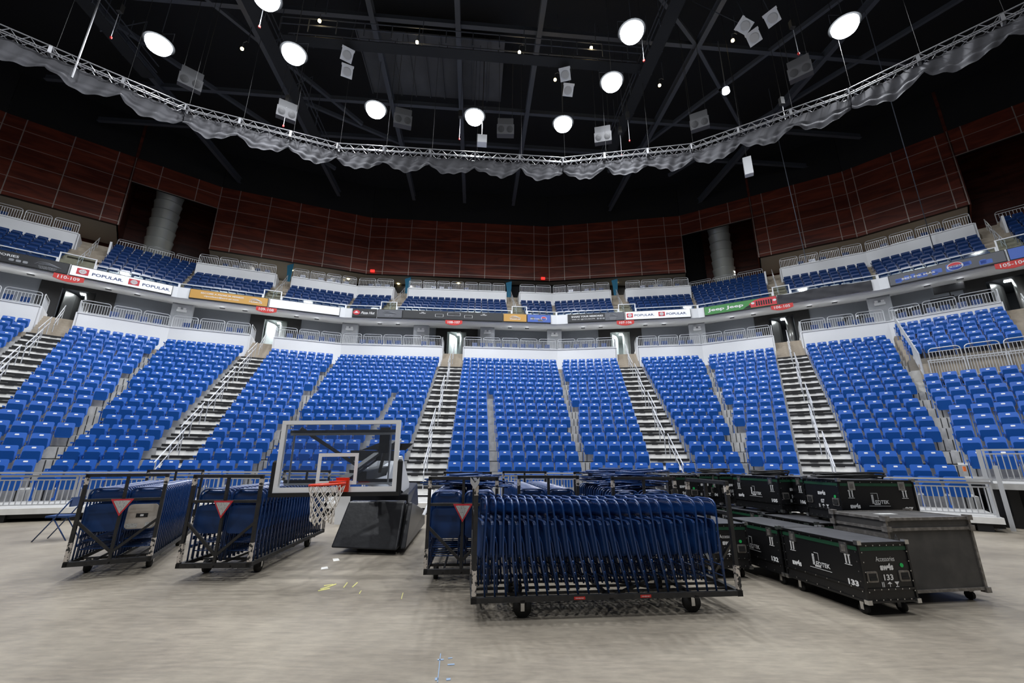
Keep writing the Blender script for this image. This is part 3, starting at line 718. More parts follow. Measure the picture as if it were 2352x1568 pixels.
arena_logo(t, 4.0, .42, .8, 'print', 'PREMIUM', 1.0)
t, W = board(2, 5.58, 10.4, 'ledwhite', 'blank lit white board above sign 109-108')
t, W = board(3, .6, 2.43, 'ledoff', 'black board with red pizza-shop logo and script lettering')
mb = MB(); mb.lathe([(.27, 0), (.27, .006)], 20, Matrix.Translation((.32, YF, .48)) @ Matrix.Rotation(PI / 2, 4, 'X')); obj('logo_disc', mb, t, None, 'popred')
mb = MB(); mb.prism([(.10, .42), (.54, .42), (.42, .50), (.36, .62), (.26, .62), (.22, .50)], YF - .012, YF - .008); obj('logo_roof', mb, t, None, 'print')
text('Pizza Hut', t, (1.18, YF, .46), (1, 0, 0), 1.05, .30, 'print', 'lettering', .02, .35)
t, W = board(3, 2.49, 4.42, 'blueg', 'dark grey board with the arc-shaped arena logo')
arena_logo(t, .95, .46, 1.1, 'tealw')
t, W = board(3, 4.44, 12.33, 'ledoff', 'long black scoreboard strip with three white outlined windows')
for x, z, w, h in ((2.85, .42, .62, .34), (4.0, .62, 1.0, .34), (5.15, .40, .62, .34)):
    mb = MB(); p = rrect(x - w / 2, x + w / 2, z - h / 2, z + h / 2, .05, 2); q = [(a, YF - .004, b) for a, b in p]; mb.tube(q, .018, 4, True); obj('window_outline', mb, t, None, 'print')
for x in (1.55, 6.35): text('TIME\nOUTS LEFT', t, (x, YF, .68), (1, 0, 0), .5, .2, 'print', 'lettering', .02)
t, W = board(3, 12.36, 14.25, 'gold', 'small gold board with arc logo right of the long scoreboard strip')
arena_logo(t, .95, .40, .9, 'print', 'PREMIUM', .9)
t, W = board(3, 14.28, 16.2, 'blueb', 'small blue patterned board with a round drink logo above centre right')
def soda(t, x, z, r):
    for nm, m, lo, hi in (('logo_disc', 'print', -1, 1), ('logo_red', 'popred', .22, .93), ('logo_blue', 'pblue', -.93, -.22)):
        pts = []; n = 10
        if lo == -1: pts = [(x + r * math.cos(a), z + r * math.sin(a)) for a in [2 * PI * k / 24 for k in range(24)]]
        else:
            rr = r * .9; a0 = math.asin(max(-1, min(1, min(abs(lo), abs(hi)) / .9)))
            pts = [(x + rr * math.cos(a), z + (1 if lo > 0 else -1) * rr * math.sin(a)) for a in [a0 + (PI - 2 * a0) * k / n for k in range(n + 1)]]
        mb = MB(); mb.prism(pts, YF - (.004 if lo == -1 else .012), YF - (.0 if lo == -1 else .006)); obj(nm, mb, t, None, m)
    text('PEPSI', t, (x, YF - .014, z), (1, 0, 0), r * 1.5, r * .3, 'pblue', 'lettering', .03)
def blocks(t, W, seed, m='blueg'):
    r = random.Random(seed); mb = MB(); x = .3
    while x < W - .6:
        w = r.uniform(.2, .55); z = r.uniform(.1, .45); mb.prism(rrect(x, x + w, z, z + r.uniform(.25, .4), .05, 2), YF + .003, YF + .007); x += w + r.uniform(.1, .4)
    obj('pattern_blocks', mb, t, None, m)
blocks(t, W, 3); text('SED DE MÁS', t, (.62, YF, .42), (1, 0, 0), .75, .13, 'print', 'lettering', .03); soda(t, 1.35, .46, .24)
t, W = board(4, .9, 5.34, 'ledoff', 'black board reading share your memories left of sign 107-106')
text('SHARE YOUR MEMORIES', t, (1.55, YF, .62), (1, 0, 0), 2.5, .2, 'print', 'lettering', .02); text('TAG US: @COLISEOPR', t, (1.25, YF, .30), (1, 0, 0), 1.85, .16, 'print', 'lettering', .0)
for q in range(3):
    mb = MB(); mb.prism(rrect(2.3 + q * .22, 2.47 + q * .22, .22, .39, .04), YF - .004, YF); obj('icon_square', mb, t, None, 'tealw')
mb = MB(); mb.box(2.95, W - .03, YF + .0, YF + .006, .03, .90); obj('logo_field', mb, t, None, 'blueg'); arena_logo(t, 3.55, .46, .8, 'tealw')
t, W = board(4, 5.40, 10.3, 'ledwhite', 'white board with two red globe logos right of sign 107-106')
for x in (.35, 2.75): globe(t, x, .48, .24); text('POPULAR.', t, (x + 1.1, YF, .46), (1, 0, 0), 1.5, .26, 'popblue', 'lettering', .018)
t, W = board(5, .45, 5.2, 'jeepg', 'green car advertising board with white lettering and a red grille')
text('Jeep Jeep', t, (1.45, YF, .46), (1, 0, 0), 2.4, .42, 'print', 'lettering', .03)
mb = MB(); mb.prism([(3.1, .06), (3.0, .45), (3.35, .78), (3.7, .88), (4.72, .88), (4.72, .06)], YF - .002, YF + .003); obj('car_front', mb, t, None, 'popred')
mb = MB(); mb.prism([(2.6, .06), (2.9, .30), (3.1, .40), (3.1, .06)], YF - .002, YF + .003); obj('dark_wedge', mb, t, None, 'black')
mb = MB()
for q in range(7): mb.prism(rrect(3.45 + q * .15, 3.54 + q * .15, .18, .66, .03, 2), YF - .006, YF - .002)
obj('grille_slots', mb, t, None, 'black')
for x in (3.25, 4.6): mb = MB(); mb.lathe([(.11, 0), (.11, .006)], 14, Matrix.Translation((x, YF - .003, .5)) @ Matrix.Rotation(PI / 2, 4, 'X')); obj('headlamp_disc', mb, t, None, 'print')
# black cloth over the next board
def cloth_grid(fn, nu, nv):
    mb = MB(); mb.v = [tuple(fn(a / nu, b / nv)) for b in range(nv + 1) for a in range(nu + 1)]
    mb.f = [(b * (nu + 1) + a, b * (nu + 1) + a + 1, (b + 1) * (nu + 1) + a + 1, (b + 1) * (nu + 1) + a) for b in range(nv) for a in range(nu)]; return mb
mb = cloth_grid(lambda u, v: (5.24 + 5.2 * u, -.16 - .02 * math.sin(u * 37 + 3 * math.sin(v * 3)) - .02 * math.sin(u * 15 + v * 9), 12.25 + .72 * v - .05 * math.sin(u * 9) * v), 60, 10)
obj('covering_cloth', mb, None, FM[5], 'drape', True, label='black cloth hung over a board right of the red car grille', cat='cloth')
t, W = board(6, .5, 5.42, 'blueg', 'long blue and grey board with white slogan and round drink logo at right')
blocks(t, W, 9, 'blueb'); blocks(t, W, 4, 'blueb'); text('SED DE MÁS', t, (1.35, YF, .42), (1, 0, 0), 1.5, .18, 'print', 'lettering', .03); soda(t, 2.95, .5, .34)
t, W = board(6, 5.5, 10.3, 'blueb', 'blue board cut by the right edge of the picture')

# ================================================================== UPPER CONCOURSE THINGS
for x, y in ((668, 600), (936, 648), (1168, 655), (1411, 645)):
    i_ = 2 if x < 700 else (4 if x > 1300 else 3); s_b, z_b = onf(i_, x, y, -10.5); p = fp(i_, s_b, -10.5, 20.1)
    a = -.08; t_ = MB(); t_.prism([(-.3, .1), (.35, .3), (.32, -.5), (.2, -1.9), (-.12, -1.9), (-.2, -.6)], -.02, .02)
    nm = {668: 'left of the 109-108 upper stairs', 936: 'left of the centre upper parapet', 1168: 'right of the centre upper parapet', 1411: 'by the upper stairs over sign 107-106'}[x]
    obj('hanging_banner', t_, None, TR(p.x, p.y, 20.16, a), 'bluecloth', label=f'light blue cloth strip hanging {nm}', cat='banner')
for n, (x, y) in enumerate(((856, 623), (1247, 640))):
    i = 3; s, z = onf(i, x, y, -9.9); t = thing('exit_sign', f'small red exit box on the {"left" if n == 0 else "right"} bend of the brown wall', 'sign', FM[i] @ Matrix.Translation((s, 9.8, z)))
    mb = MB(); mb.cbox((0, 0, 0), (.42, .14, .26)); obj('housing', mb, t, None, mat('exit_red', (.7, .02, .02), .4, emit=(1, .04, .03), estr=1.2) if n == 0 else bpy.data.materials['exit_red'])
for n, (i, s) in enumerate(((2, 1.), (3, -.6), (3, 4.9), (3, 11.6), (4, -.3), (4, 10.6), (2, 9.6))):
    mb = MB(); X = FM[i] @ Matrix.Translation((s, 12.6, 0)); mb.tube([(0, 0, 16.5), (0, 0, 20.6)], .42, 16); struct('upper_round_column', mb, 'greyl', X, True)
    mb = MB(); mb.tube([(0, 0, 19.9), (0, 0, 20.6)], .75, 18); struct('column_capital_trim', mb, 'greyl', X, True)
for n, (x, y) in enumerate(((670, 621), (1053, 651), (1415, 650), (915, 652), (800, 641))):
    p = at(x, y, 20.40); t = thing('down_light', f'small round downlight, {ORD[n]} along the upper concourse ceiling', 'light', TR(p.x, p.y, 20.40), 'small downlights under the brown wall')
    mb = MB(); mb.lathe([(.12, 0), (.14, .04)], 12); obj('lens', mb, t, None, 'lampw')
for i in range(1, 7):     # small downlights over the lower concourse
    for q, s in enumerate((2.1, 3.6, LEN[i] - 3.6, LEN[i] - 2.1)):
        t = thing('concourse_downlight', f'flat ceiling lamp, {ORD[q]} of those above the lower concourse near sign {PORT[i]}', 'light', FM[i] @ Matrix.Translation((s, 2.6, 12.62)), 'ceiling lamps of the lower concourse')
        mb = MB(); mb.box(-.16, .16, -.12, .12, 0, .4); obj('housing', mb, t, None, 'spk')
        ld = bpy.data.lights.new('downlight_beam', 'AREA'); ld.shape = 'DISK'; ld.size = .25; ld.energy = 62; ld.color = (.92, .96, 1)
        lo = bpy.data.objects.new('downlight_beam', ld); COL.objects.link(lo); lo.parent = t; lo.location = (0, 0, -.02)
for i in range(1, 7):     # lamps of the upper concourse (the glow under the brown wall)
    for s in (2.7, 8.1):
        ld = bpy.data.lights.new('concourse_light', 'AREA'); ld.shape = 'DISK'; ld.size = .5; ld.energy = 62; ld.color = (1, .95, .88)
        lo = bpy.data.objects.new('concourse_light', ld); COL.objects.link(lo); lo.matrix_world = FM[i] @ Matrix.Translation((s, 12.2, 20.3))
# movable chairs on both concourses, seen through the railings
cm = MB(); cm.box(-.22, .22, -.22, .2, .40, .46); cm.box(-.21, .21, .16, .20, .5, .92)
cb = mesh('chair_body', cm, 'seatd'); cmd = MB()
for x in (-.2, .2):
    for y in (-.2, .18): cmd.box(x - .015, x + .015, y - .015, y + .015, 0, .42)
cl = mesh('leg', cmd, 'black')
for i in range(1, 7):
    a0, a1 = AISLE[i]
    for lo_, hi_ in ((smin(i, -1) + .5, a0 - .5), (a1 + .5, smax(i, -1) - .5)):
        n = int((hi_ - lo_) / .62)
        for q in range(n):
            if R.random() < .12: continue
            t = thing('concourse_chair', 'dark blue chair half hidden behind the railings of the lower parapet', 'chair', FM[i] @ TR(lo_ + (hi_ - lo_) * (q + .5) / n, .62, 9.8, R.uniform(-.15, .15)), 'chairs behind the lower railings')
            obj('chair_body', cb, t); obj('leg', cl, t)
    for k_, s0, s1 in UP[i]:
        if k_ != 'p': continue
        a = (s0 if s0 is not None else smin(i, -7) + .5) + .4; b = (s1 if s1 is not None else smax(i, -7) - .5) - .4; n = int((b - a) / .7)
        for q in range(n):
            if R.random() < .35: continue
            t = thing('concourse_chair', 'navy chair half hidden behind the railings of the upper parapet', 'chair', FM[i] @ TR(a + (b - a) * (q + .5) / n, 5.55, 16.6, R.uniform(-.3, .3)), 'chairs behind the upper railings')
            obj('chair_body', cb, t); obj('leg', cl, t)
# spiral ducts
def duct(i, s, z0, z1, label):
    prof = []; n = 9; r = .93
    z = z0
    while z < z1 - .01:
        prof += [(r + .02, z), (r + .10, z + .80), (r + .13, z + .84), (r + .13, z + .90), (r, z + .93)]; z += .95
    mb = MB(); mb.lathe(prof, 32); t = thing('air_duct', label, 'duct', FM[i] @ Matrix.Translation((s, 12, 0)))
    obj('duct_shell', mb, t, None, 'duct', True)
s, _ = onf(1, 362, 568, -12); duct(1, s, 17.0, 26.9, 'large round grey ribbed duct rising in the left wall recess')
s, _ = onf(5, 1664, 630, -12); duct(5, s, 17.0, 26.9, 'large round grey ribbed duct rising in the right wall recess')

# ================================================================== FOLDING CHAIRS AND THEIR CARTS
def chair_meshes():
    fr = MB()
    pts = [(-.215, .02, 0), (-.215, -.01, .40), (-.215, 0, .86)] + [(-.215 + .09 * (1 - math.cos(a)), 0, .86 + .09 * math.sin(a)) for a in (.5, 1.0, PI / 2)]
    pts += [(-p[0], p[1], p[2]) for p in pts[::-1]]
    fr.tube(pts, .0115, 6); fr.bar((-.21, 0, .40), (.21, 0, .40), .016)
    bk = MB(); n = 8
    def panel(o, x0, x1, z0, z1, bow, th, nx=8, nz=3, round_=0.):
        vs = []; 
        for s_ in (0, 1):
            for b in range(nz + 1):
                for a in range(nx + 1):
                    u = a / nx * 2 - 1; v = b / nz; zz = z0 + (z1 - z0) * v; rx = 1 - round_ * (max(0, v - .6) / .4) ** 2
                    vs.append((x0 + (x1 - x0) * (u * rx + 1) / 2, bow * (1 - u * u) + s_ * th + .0, zz - (round_ * .12 * u * u * v)))
        w = nx + 1; m = w * (nz + 1); fs = []
        for s_ in (0, 1):
            for b in range(nz):
                for a in range(nx):
                    q = [s_ * m + b * w + a, s_ * m + b * w + a + 1, s_ * m + (b + 1) * w + a + 1, s_ * m + (b + 1) * w + a]; fs.append(tuple(q if s_ == 0 else q[::-1]))
        rim_ = [a for a in range(w)] + [b * w + nx for b in range(1, nz + 1)] + [nz * w + a for a in range(nx - 1, -1, -1)] + [b * w for b in range(nz - 1, 0, -1)]
        for q in range(len(rim_)): a, b = rim_[q], rim_[(q + 1) % len(rim_)]; fs.append((a, a + m, b + m, b))
        o.add(vs, fs)
    panel(bk, -.205, .205, .76, .945, .022, .006, 8, 3, .25)
    seat = MB(); seat.prism(rrect(-.195, .195, .36, .73, .055, 4, .0), -.045, -.012); 
    rl = MB(); rl.tube([(-.18, .045, .03), (-.18, .03, .50), (-.18, .0, .60)], .0105, 6); rl.tube([(.18, .045, .03), (.18, .03, .50), (.18, .0, .60)], .0105, 6)
    for z in (.13, .24): rl.tube([(-.18, .043, z), (.18, .043, z)], .008, 5)
    for x in (-.197, .197): rl.cbox((x, .02, .30), (.012, .03, .05)); rl.cbox((x, .02, .19), (.012, .03, .04))
    return [('tube_frame', mesh('tube_frame', fr, 'navy', True)), ('backrest', mesh('backrest', bk, 'navy', True)), ('seat', mesh('seat', seat, 'vinyl')), ('rear_leg', mesh('rear_leg', rl, 'navy', True))]
CH = chair_meshes(); CHK = mesh('rivet_caps', (lambda b: (b.cbox((-.205, -.02, .30), (.012, .012, .018)), b.cbox((.205, -.02, .30), (.012, .012, .018)), b)[-1])(MB()), 'chrome')
def folded(X, label, group, beige=False):
    t = thing('folding_chair', label, 'chair', X, group)
    for n, m in CH: o = obj(n, m, t)
    if beige:
        mb = MB(); mb.prism(rrect(-.18, .18, .375, .715, .05, 3), -.055, -.046); b = obj('seat_underside', mb, t, None, 'beige', label='beige fibreboard underside of the folded seat')
        mb = MB(); mb.box(-.07, .07, -.058, -.0555, .53, .585); obj('label_patch', mb, b, None, 'black')
        mb = MB(); mb.box(-.02, .02, -.060, -.0585, .545, .572); obj('sticker', mb, b, None, 'print')
        mb = MB(); mb.box(-.16, -.03, -.058, -.0555, .39, .45); mb.box(.06, .15, -.058, -.0555, .39, .46); obj('paper_label', mb, b, None, 'tri')
    return t
def cart(X, L, where, cols, tri=True, mid=True, nm='cart', grp=None, tag=False, beige=False, leanf=None, pitch=.112, W=.96):
    t = thing('chair_cart', where, 'cart', X)
    mb = MB(); mb.bar((0, .03, .20), (W, .03, .20), .06); mb.bar((0, L - .03, .20), (W, L - .03, .20), .06); mb.bar((.025, 0, .20), (.025, L, .20), .05); mb.bar((W - .025, 0, .20), (W - .025, L, .20), .05)
    for y in (L * .18, L * .5, L * .82): mb.bar((0, y, .18), (W, y, .18), .05, .03)
    for x in (.25, .49, .71): mb.bar((x, 0, .19), (x, L, .19), .025)
    mb.bar((.04, L * .5, .19), (W - .04, L * .82, .19), .03); mb.bar((W - .04, L * .5, .19), (.04, L * .82, .19), .03)
    obj('base_frame', mb, t, None, 'bsteel')
    for y, nm_ in ((.03, 'front'), (L - .03, 'rear')):
        e = MB()
        for x in (.022, W / 2, W - .022): e.bar((x, y, .2), (x, y, 1.37), .042 if x != W / 2 else .036)
        e.bar((0, y, 1.36), (W, y, 1.36), .042); e.bar((.02, y, 1.02), (W - .02, y, 1.02), .035)
        e.bar((.03, y, .74), (W / 2, y, .32), .034); e.bar((W - .03, y, .74), (W / 2, y, .32), .034)
        ef = obj('end_frame', e, t, None, 'bsteel')
        c = MB()
        for x in (.022, W - .022): c.cbox((x, y, .36), (.048, .048, .24)); c.cbox((x, y, 1.28), (.046, .046, .10))
        obj('chipped_corner', c, ef, None, 'chipped', label='chipped white paint on the post ends')
    if tri:
        mb = MB(); mb.prism([(W / 2 - .13, 1.03), (W / 2 + .13, 1.03), (W / 2, .80)], -.012, .0); s_ = obj('warning_triangle', mb, t, None, 'popred', label='red-edged white triangular sticker')
        mb = MB(); mb.prism([(W / 2 - .098, 1.01), (W / 2 + .098, 1.01), (W / 2, .836)], -.016, -.011); obj('sticker_face', mb, s_, None, 'tri')
    for x in (.12, W - .12):
        for y in (.55, L - .55):
            mb = MB(); mb.tube([(x - .028, y, .098), (x + .028, y, .098)], .098, 18); w = obj('wheel', mb, t, None, 'rubber', True)
            mb = MB(); mb.box(x - .045, x - .035, y - .02, y + .02, .07, .19); mb.box(x + .035, x + .045, y - .02, y + .02, .07, .19); mb.box(x - .05, x + .05, y - .05, y + .05, .165, .18); obj('caster_fork', mb, w, None, 'chrome')
    if tag:
        for y in (1.15, 1.88):
            mb = MB(); mb.box(W - .0, W + .003, y - .06, y + .06, .187, .214); s_ = obj('red_tag', mb, t, None, 'redsign', label='small red label on the base rail')
            text('PUSH HERE ONLY', s_, (W + .004, y, .200), (0, 1, 0), .09, .012, 'print')
    for c_, (x, y0, n, cname) in enumerate(cols):
        for q in range(n):
            y = y0 + pitch * q; lean = leanf(q / max(1, n - 1), c_) if leanf else .06 + R.uniform(-.01, .01)
            # the foot of a leaning chair stays on the deck
            XX = X @ Matrix.Translation((x, y, .225)) @ Matrix.Rotation(-lean, 4, 'X') @ Matrix.Rotation(R.uniform(-.02, .02) + (.10 if nm == 'wide' else 0), 4, 'Z')
            folded(XX, f'folded navy chair, {ORD[min(q, 29)]} from {"left end" if nm == "wide" else "front"}, {cname}, {grp}', f'folded chairs on {grp}', beige and c_ == 1 and q == 0)
    return t
A63 = math.radians(6.3)
cart(TR(-.515, 5.905, 0, A63 - PI / 2), 3.0, 'long black steel chair cart nearest the viewer, loaded side-on with navy folding chairs',
     [(.25, .14, 24, 'far row'), (.71, .10, 25, 'near row')], tri=False, nm='wide', grp='nearest cart', tag=True, pitch=.112,
     leanf=lambda f, c: .02 - .20 * math.sin(PI * min(1, f ** 1.15)) + R.uniform(-.018, .018))
cart(TR(-6.07, 6.37, 0, math.radians(26)), 2.95, 'black chair cart at far left with a triangular sticker and one beige chair underside', [(.25, .16, 22, 'left column'), (.71, .16, 22, 'right column')], grp='leftmost cart', beige=True, pitch=.118)
cart(TR(-4.53, 6.36, 0, math.radians(4.5)), 3.0, 'black chair cart between the leftmost cart and the basketball hoop', [(.25, .16, 22, 'left column'), (.71, .14, 24, 'right column')], grp='cart left of hoop', pitch=.115)
cart(TR(-1.13, 6.11, 0, math.radians(4.5)), 2.8, 'black chair cart right of the hoop base with loose chairs piled on top', [(.25, .16, 14, 'left column'), (.71, .16, 14, 'right column')], grp='cart right of hoop', pitch=.14)
cart(TR(.10, 6.82, 0, math.radians(6)), 2.8, 'black chair cart behind the middle of the nearest cart', [(.25, .16, 20, 'left column'), (.71, .16, 20, 'right column')], tri=False, grp='middle rear cart', pitch=.125)
cart(TR(1.46, 6.50, 0, math.radians(3)), 2.9, 'black chair cart behind the right half of the nearest cart, heaped with loose chairs', [(.25, .16, 16, 'left column'), (.71, .16, 16, 'right column')], tri=False, grp='right rear cart', pitch=.15)
for cxn, cyn, n, where in ((-.66, 7.1, 10, 'on the cart right of the hoop'), (1.95, 7.3, 18, 'on the right rear cart')):
    for q in range(n):
        z = 1.235 + .038 * (q // 3) + .004 * (q % 3); a = R.uniform(-.55, .55) + (PI / 2 if q % 3 else -PI / 2)
        X = TR(cxn + R.uniform(-.22, .22), cyn + (q % 3) * .62 + R.uniform(-.2, .2), z, a) @ Matrix.Rotation(-PI / 2 + R.uniform(-.07, .07), 4, 'X') @ Matrix.Translation((0, 0, -.5))
        folded(X, f'loose folded chair, {ORD[q]} from bottom of the heap {where}', f'loose chairs heaped {where}')
# the opened folding chair at the far left
t = thing('folding_chair', 'opened navy folding chair standing left of the leftmost cart', 'chair', TR(-9.22, 9.42, 0, math.radians(-75)))
mb = MB(); mb.prism(rrect(-.2, .2, -.2, .2, .05, 3), -.02, .015, Matrix.Translation((0, 0, .45)) @ Matrix.Rotation(-PI / 2, 4, 'X')); obj('seat', mb, t, None, 'vinyl')
for x in (-.21, .21):
    mb = MB(); mb.tube([(x, -.28, 0), (x, .0, .45), (x, .20, .80)], .0115, 6); obj('front_leg', mb, t, None, 'navy', True)
    mb = MB(); mb.tube([(x * .9, .26, 0), (x * .9, -.05, .44)], .0115, 6); obj('rear_leg', mb, t, None, 'navy', True)
mb = MB(); mb.box(-.2, .2, .17, .20, .64, .82); obj('backrest', mb, t, None, 'navy')

mb = MB(); mb.prism([(-.05, .09), (-.05, .03), (0, -.04), (.05, .03), (.05, .09), (0, .03)], -.004, .004, TR(-.40, 4.94, 1.33)); obj('chevron_marker', mb, None, None, 'galv', label='small grey chevron plate at the top of the nearest cart post', cat='marker')
s_, z_ = onf(3, 1155, 1156, 18.3); mb = MB(); mb.box(-.07, .07, -.02, .0, -.09, .09); obj('orange_tag', mb, None, FM[3] @ Matrix.Translation((s_, -18.24, z_)), 'orange', label='orange tag on the front barrier seen behind the nearest cart', cat='tag')
t = thing('stage_machinery', 'dark machinery with a pale plate and brass fitting under the raised platform at right', 'machinery', FM[6] @ TR(2.9, -16.9, 0))
mb = MB(); mb.box(-.5, 1.4, -.1, .1, 0, .3); mb.box(-.3, -.1, -.12, .12, 0, .95); mb.box(.9, 1.05, -.12, .12, 0, .95); obj('support_frame', mb, t, None, 'casee')
mb = MB(); mb.prism(rrect(-.05, .17, .55, .70, .03, 2), -.14, -.1); obj('pale_plate', mb, t, None, 'gedge')
mb = MB(); mb.bar((.25, -.1, .42), (.75, -.1, .42), .07); mb.bar((.3, -.1, .42), (.55, -.1, .62), .05); obj('brass_fitting', mb, t, None, 'gold')
# ================================================================== BASKETBALL GOAL
t = thing('basketball_goal', 'lowered portable basketball goal with glass backboard and black padded base', 'basketball hoop', TR(0, 0))
G = t; BX = TR(-2.655, 6.8, 1.125, math.radians(2)) @ Matrix.Rotation(math.radians(-.9), 4, 'Y') @ Matrix.Rotation(math.radians(-2), 4, 'X')
def gp(name, mb, m, sm=False, par=None, **kw): return obj(name, mb, par or G, None, m, sm, **kw)
def tf(mb, X): mb.v = [tuple(X @ Vector(p)) for p in mb.v]; return mb
mb = MB(); w, h = .915, 1.07
for a in ((-w, w, 0, .075), (-w, w, h - .06, h)): mb.box(a[0], a[1], -.035, .035, a[2], a[3])
for a in ((-w, -w + .065), (w - .065, w)): mb.box(a[0], a[1], -.034, .034, .075, h - .06)
bf = gp('backboard_frame', tf(mb, BX), 'bframe')
mb = MB(); mb.box(-w + .06, w - .06, -.004, .004, .07, h - .055); gp('backboard_glass', tf(mb, BX), 'glassb')
mb = MB(); q = .305; z0 = .11; z1 = .57; th = .052
mb.box(-q, q, -.012, -.006, z0, z0 + th); mb.box(-q, q, -.012, -.006, z1 - th, z1); mb.box(-q, -q + th, -.012, -.006, z0 + th, z1 - th); mb.box(q - th, q, -.012, -.006, z0 + th, z1 - th)
gp('target_square', tf(mb, BX), 'bframe')
mb = MB(); mb.box(-w - .05, w + .05, -.05, .05, -.06, 0); 
for x in (-w - .03, w + .03): mb.tube([(x, 0, -.04), (x, 0, .44)], .042, 10); mb.tube([(x, 0, .44), (x, 0, .47)], [.042, .02], 10)
gp('edge_padding', tf(mb, BX), 'rubber')
mb = MB(); mb.bar((-w + .1, .09, h - .20), (w - .1, .09, h - .20), .035)
for x in (-w + .16, w - .16): mb.tube([(x, .09, .1), (x, .09, h - .2)], .014, 6)
mb.bar((-w + .1, .09, .12), (w - .1, .09, .12), .03); gp('rear_tube_frame', tf(mb, BX), 'galv')
mb = MB(); mb.bar((-w + .08, .12, h - .16), (w - .08, .12, h - .16), .05); mb.bar((-w + .08, .12, .16), (-.2, .12, .16), .05); mb.bar((.3, .12, .16), (w - .08, .12, .16), .05)
mb.bar((-w + .22, .13, h - .1), (.12, .85, .35), .045); mb.bar((w - .2, .13, h - .15), (.42, .85, .30), .045); mb.bar((w - .26, .10, h - .1), (w - .26, .10, h - .5), .16, .02)
gp('brace', tf(mb, BX), 'bsteel')
rc = atY(752, 1112, 6.22); rx, ry, rz = rc
mb = MB(); mb.tube([(rx + .228 * math.cos(a), ry + .228 * math.sin(a), rz + .012 * math.cos(a)) for a in [2 * PI * k / 32 for k in range(32)]], .0145, 8, True)
mb.box(rx - .07, rx + .09, ry + .21, ry + .52, rz - .008, rz + .03); mb.prism([(rx - .09, rz + .07), (rx + .11, rz + .07), (rx + .11, rz - .13), (rx - .03, rz - .13)], ry + .50, ry + .54)
rim = gp('rim', mb, 'rim', True); rim.data.shade_flat()
mb = MB(); n = 12; rows = 7
def npt(k, r_):
    f = r_ / rows; rad = .225 * (1 - .42 * f ** .8) + .01 * math.sin(k * 2.1 + r_); a = 2 * PI * (k + .5 * (r_ % 2)) / n; zz = rz - .02 - .47 * f ** .95 - (.03 * math.sin(k * 1.7) if r_ == rows else 0)
    return Vector((rx + rad * math.cos(a) - .03 * f, ry + rad * math.sin(a), zz))
for r_ in range(rows):
    for k in range(n):
        a = npt(k, r_); b0 = npt(k if r_ % 2 == 0 else k + 1, r_ + 1); b1 = npt(k - 1 if r_ % 2 == 0 else k, r_ + 1)
        for b in (b0, b1): mb.tube([a, b], .006 if r_ < rows - 1 else .008, 4)
gp('net', mb, 'net')
# arm and mechanism behind the glass
mb = MB(); mb.bar((-2.62, 7.0, 1.30), (-2.42, 8.5, 1.78), .16, .05); mb.bar((-2.5, 7.0, 1.42), (-2.3, 8.6, 1.95), .10, .05); mb.bar((-2.55, 7.5, 1.33), (-2.5, 9.0, 1.42), .24, .16)
gp('lift_arm', mb, 'bsteel')
mb = MB(); mb.bar((-2.52, 7.5, 1.50), (-2.25, 8.8, 1.98), .08, .06); mb.bar((-2.6, 7.9, 1.22), (-2.45, 9.0, 1.5), .10, .10); gp('arm_linkage', mb, 'galv')
mb = MB()
for x in (-2.75, -2.30): mb.prism([(8.2, 1.18), (8.6, 1.62), (9.2, 1.68), (10.0, 1.1), (9.9, .85), (8.9, 1.1)], -.03, .03, Matrix.Translation((x, 0, 0)) @ Matrix.Rotation(PI / 2, 4, 'Z'))
mb.box(-2.75, -2.30, 9.0, 9.2, 1.4, 1.6); gp('arm_side_plate', mb, 'white', label='pale grey plate of the lift arm')
p0 = atY(808, 1034, 7.9); p1 = atY(912, 1058, 7.9)
mb = MB(); mb.box(p0.x, p1.x, 7.85, 7.98, p1.z, p0.z); sc = gp('shot_clock', mb, 'bsteel')
mb = MB(); mb.prism([(p0.x + .15, p0.z + .01), (p1.x + .12, p0.z + .01), (p1.x + .25, p0.z + .13), (p0.x + .45, p0.z + .13)], 7.95, 8.0); gp('clock_bracket', mb, 'bsteel')
mb = MB(); mb.prism([(p0.x + .28, p0.z + .02), (p1.x - .02, p0.z + .02), (p1.x + .05, p0.z + .11), (p0.x + .5, p0.z + .11)], 7.93, 7.95); gp('clock_glass', mb, 'ledoff')
def hexa(b, tp, m, name, bev=.03, **kw):     # eight corners: four below, four above, as a bevelled cushion
    me = bpy.data.meshes.new(name); me.from_pydata([tuple(p) for p in b + tp], [], [(0, 3, 2, 1), (4, 5, 6, 7), (0, 1, 5, 4), (1, 2, 6, 5), (2, 3, 7, 6), (3, 0, 4, 7)]); me.materials.append(M[m])
    o = obj(name, me, G, **kw); md = o.modifiers.new('edge', 'BEVEL'); md.width = bev; md.segments = 3; return o
hexa([(-3.18, 8.20, .10), (-1.98, 8.10, .08), (-1.98, 8.25, .10), (-3.16, 8.35, .12)], [(-3.06, 8.55, .84), (-1.99, 8.50, .85), (-1.99, 8.68, .86), (-3.05, 8.72, .85)], 'padb', 'front_pad', .03)
hexa([(-1.93, 8.12, .10), (-1.84, 8.14, .10), (-2.10, 11.2, .10), (-2.2, 11.2, .10)], [(-1.93, 8.5, .84), (-1.85, 8.5, .84), (-2.12, 11.2, .42), (-2.2, 11.2, .42)], 'padb', 'side_pad', .02)
hexa([(-3.1, 8.4, .10), (-1.95, 8.35, .10), (-2.1, 11.1, .10), (-3.2, 11.1, .10)], [(-3.05, 8.75, .78), (-1.98, 8.72, .78), (-2.1, 11.1, .40), (-3.1, 11.1, .40)], 'bsteel', 'base_box', .01)
q0 = atY(806, 1158, 9.4); q1 = atY(939, 1158, 9.4)
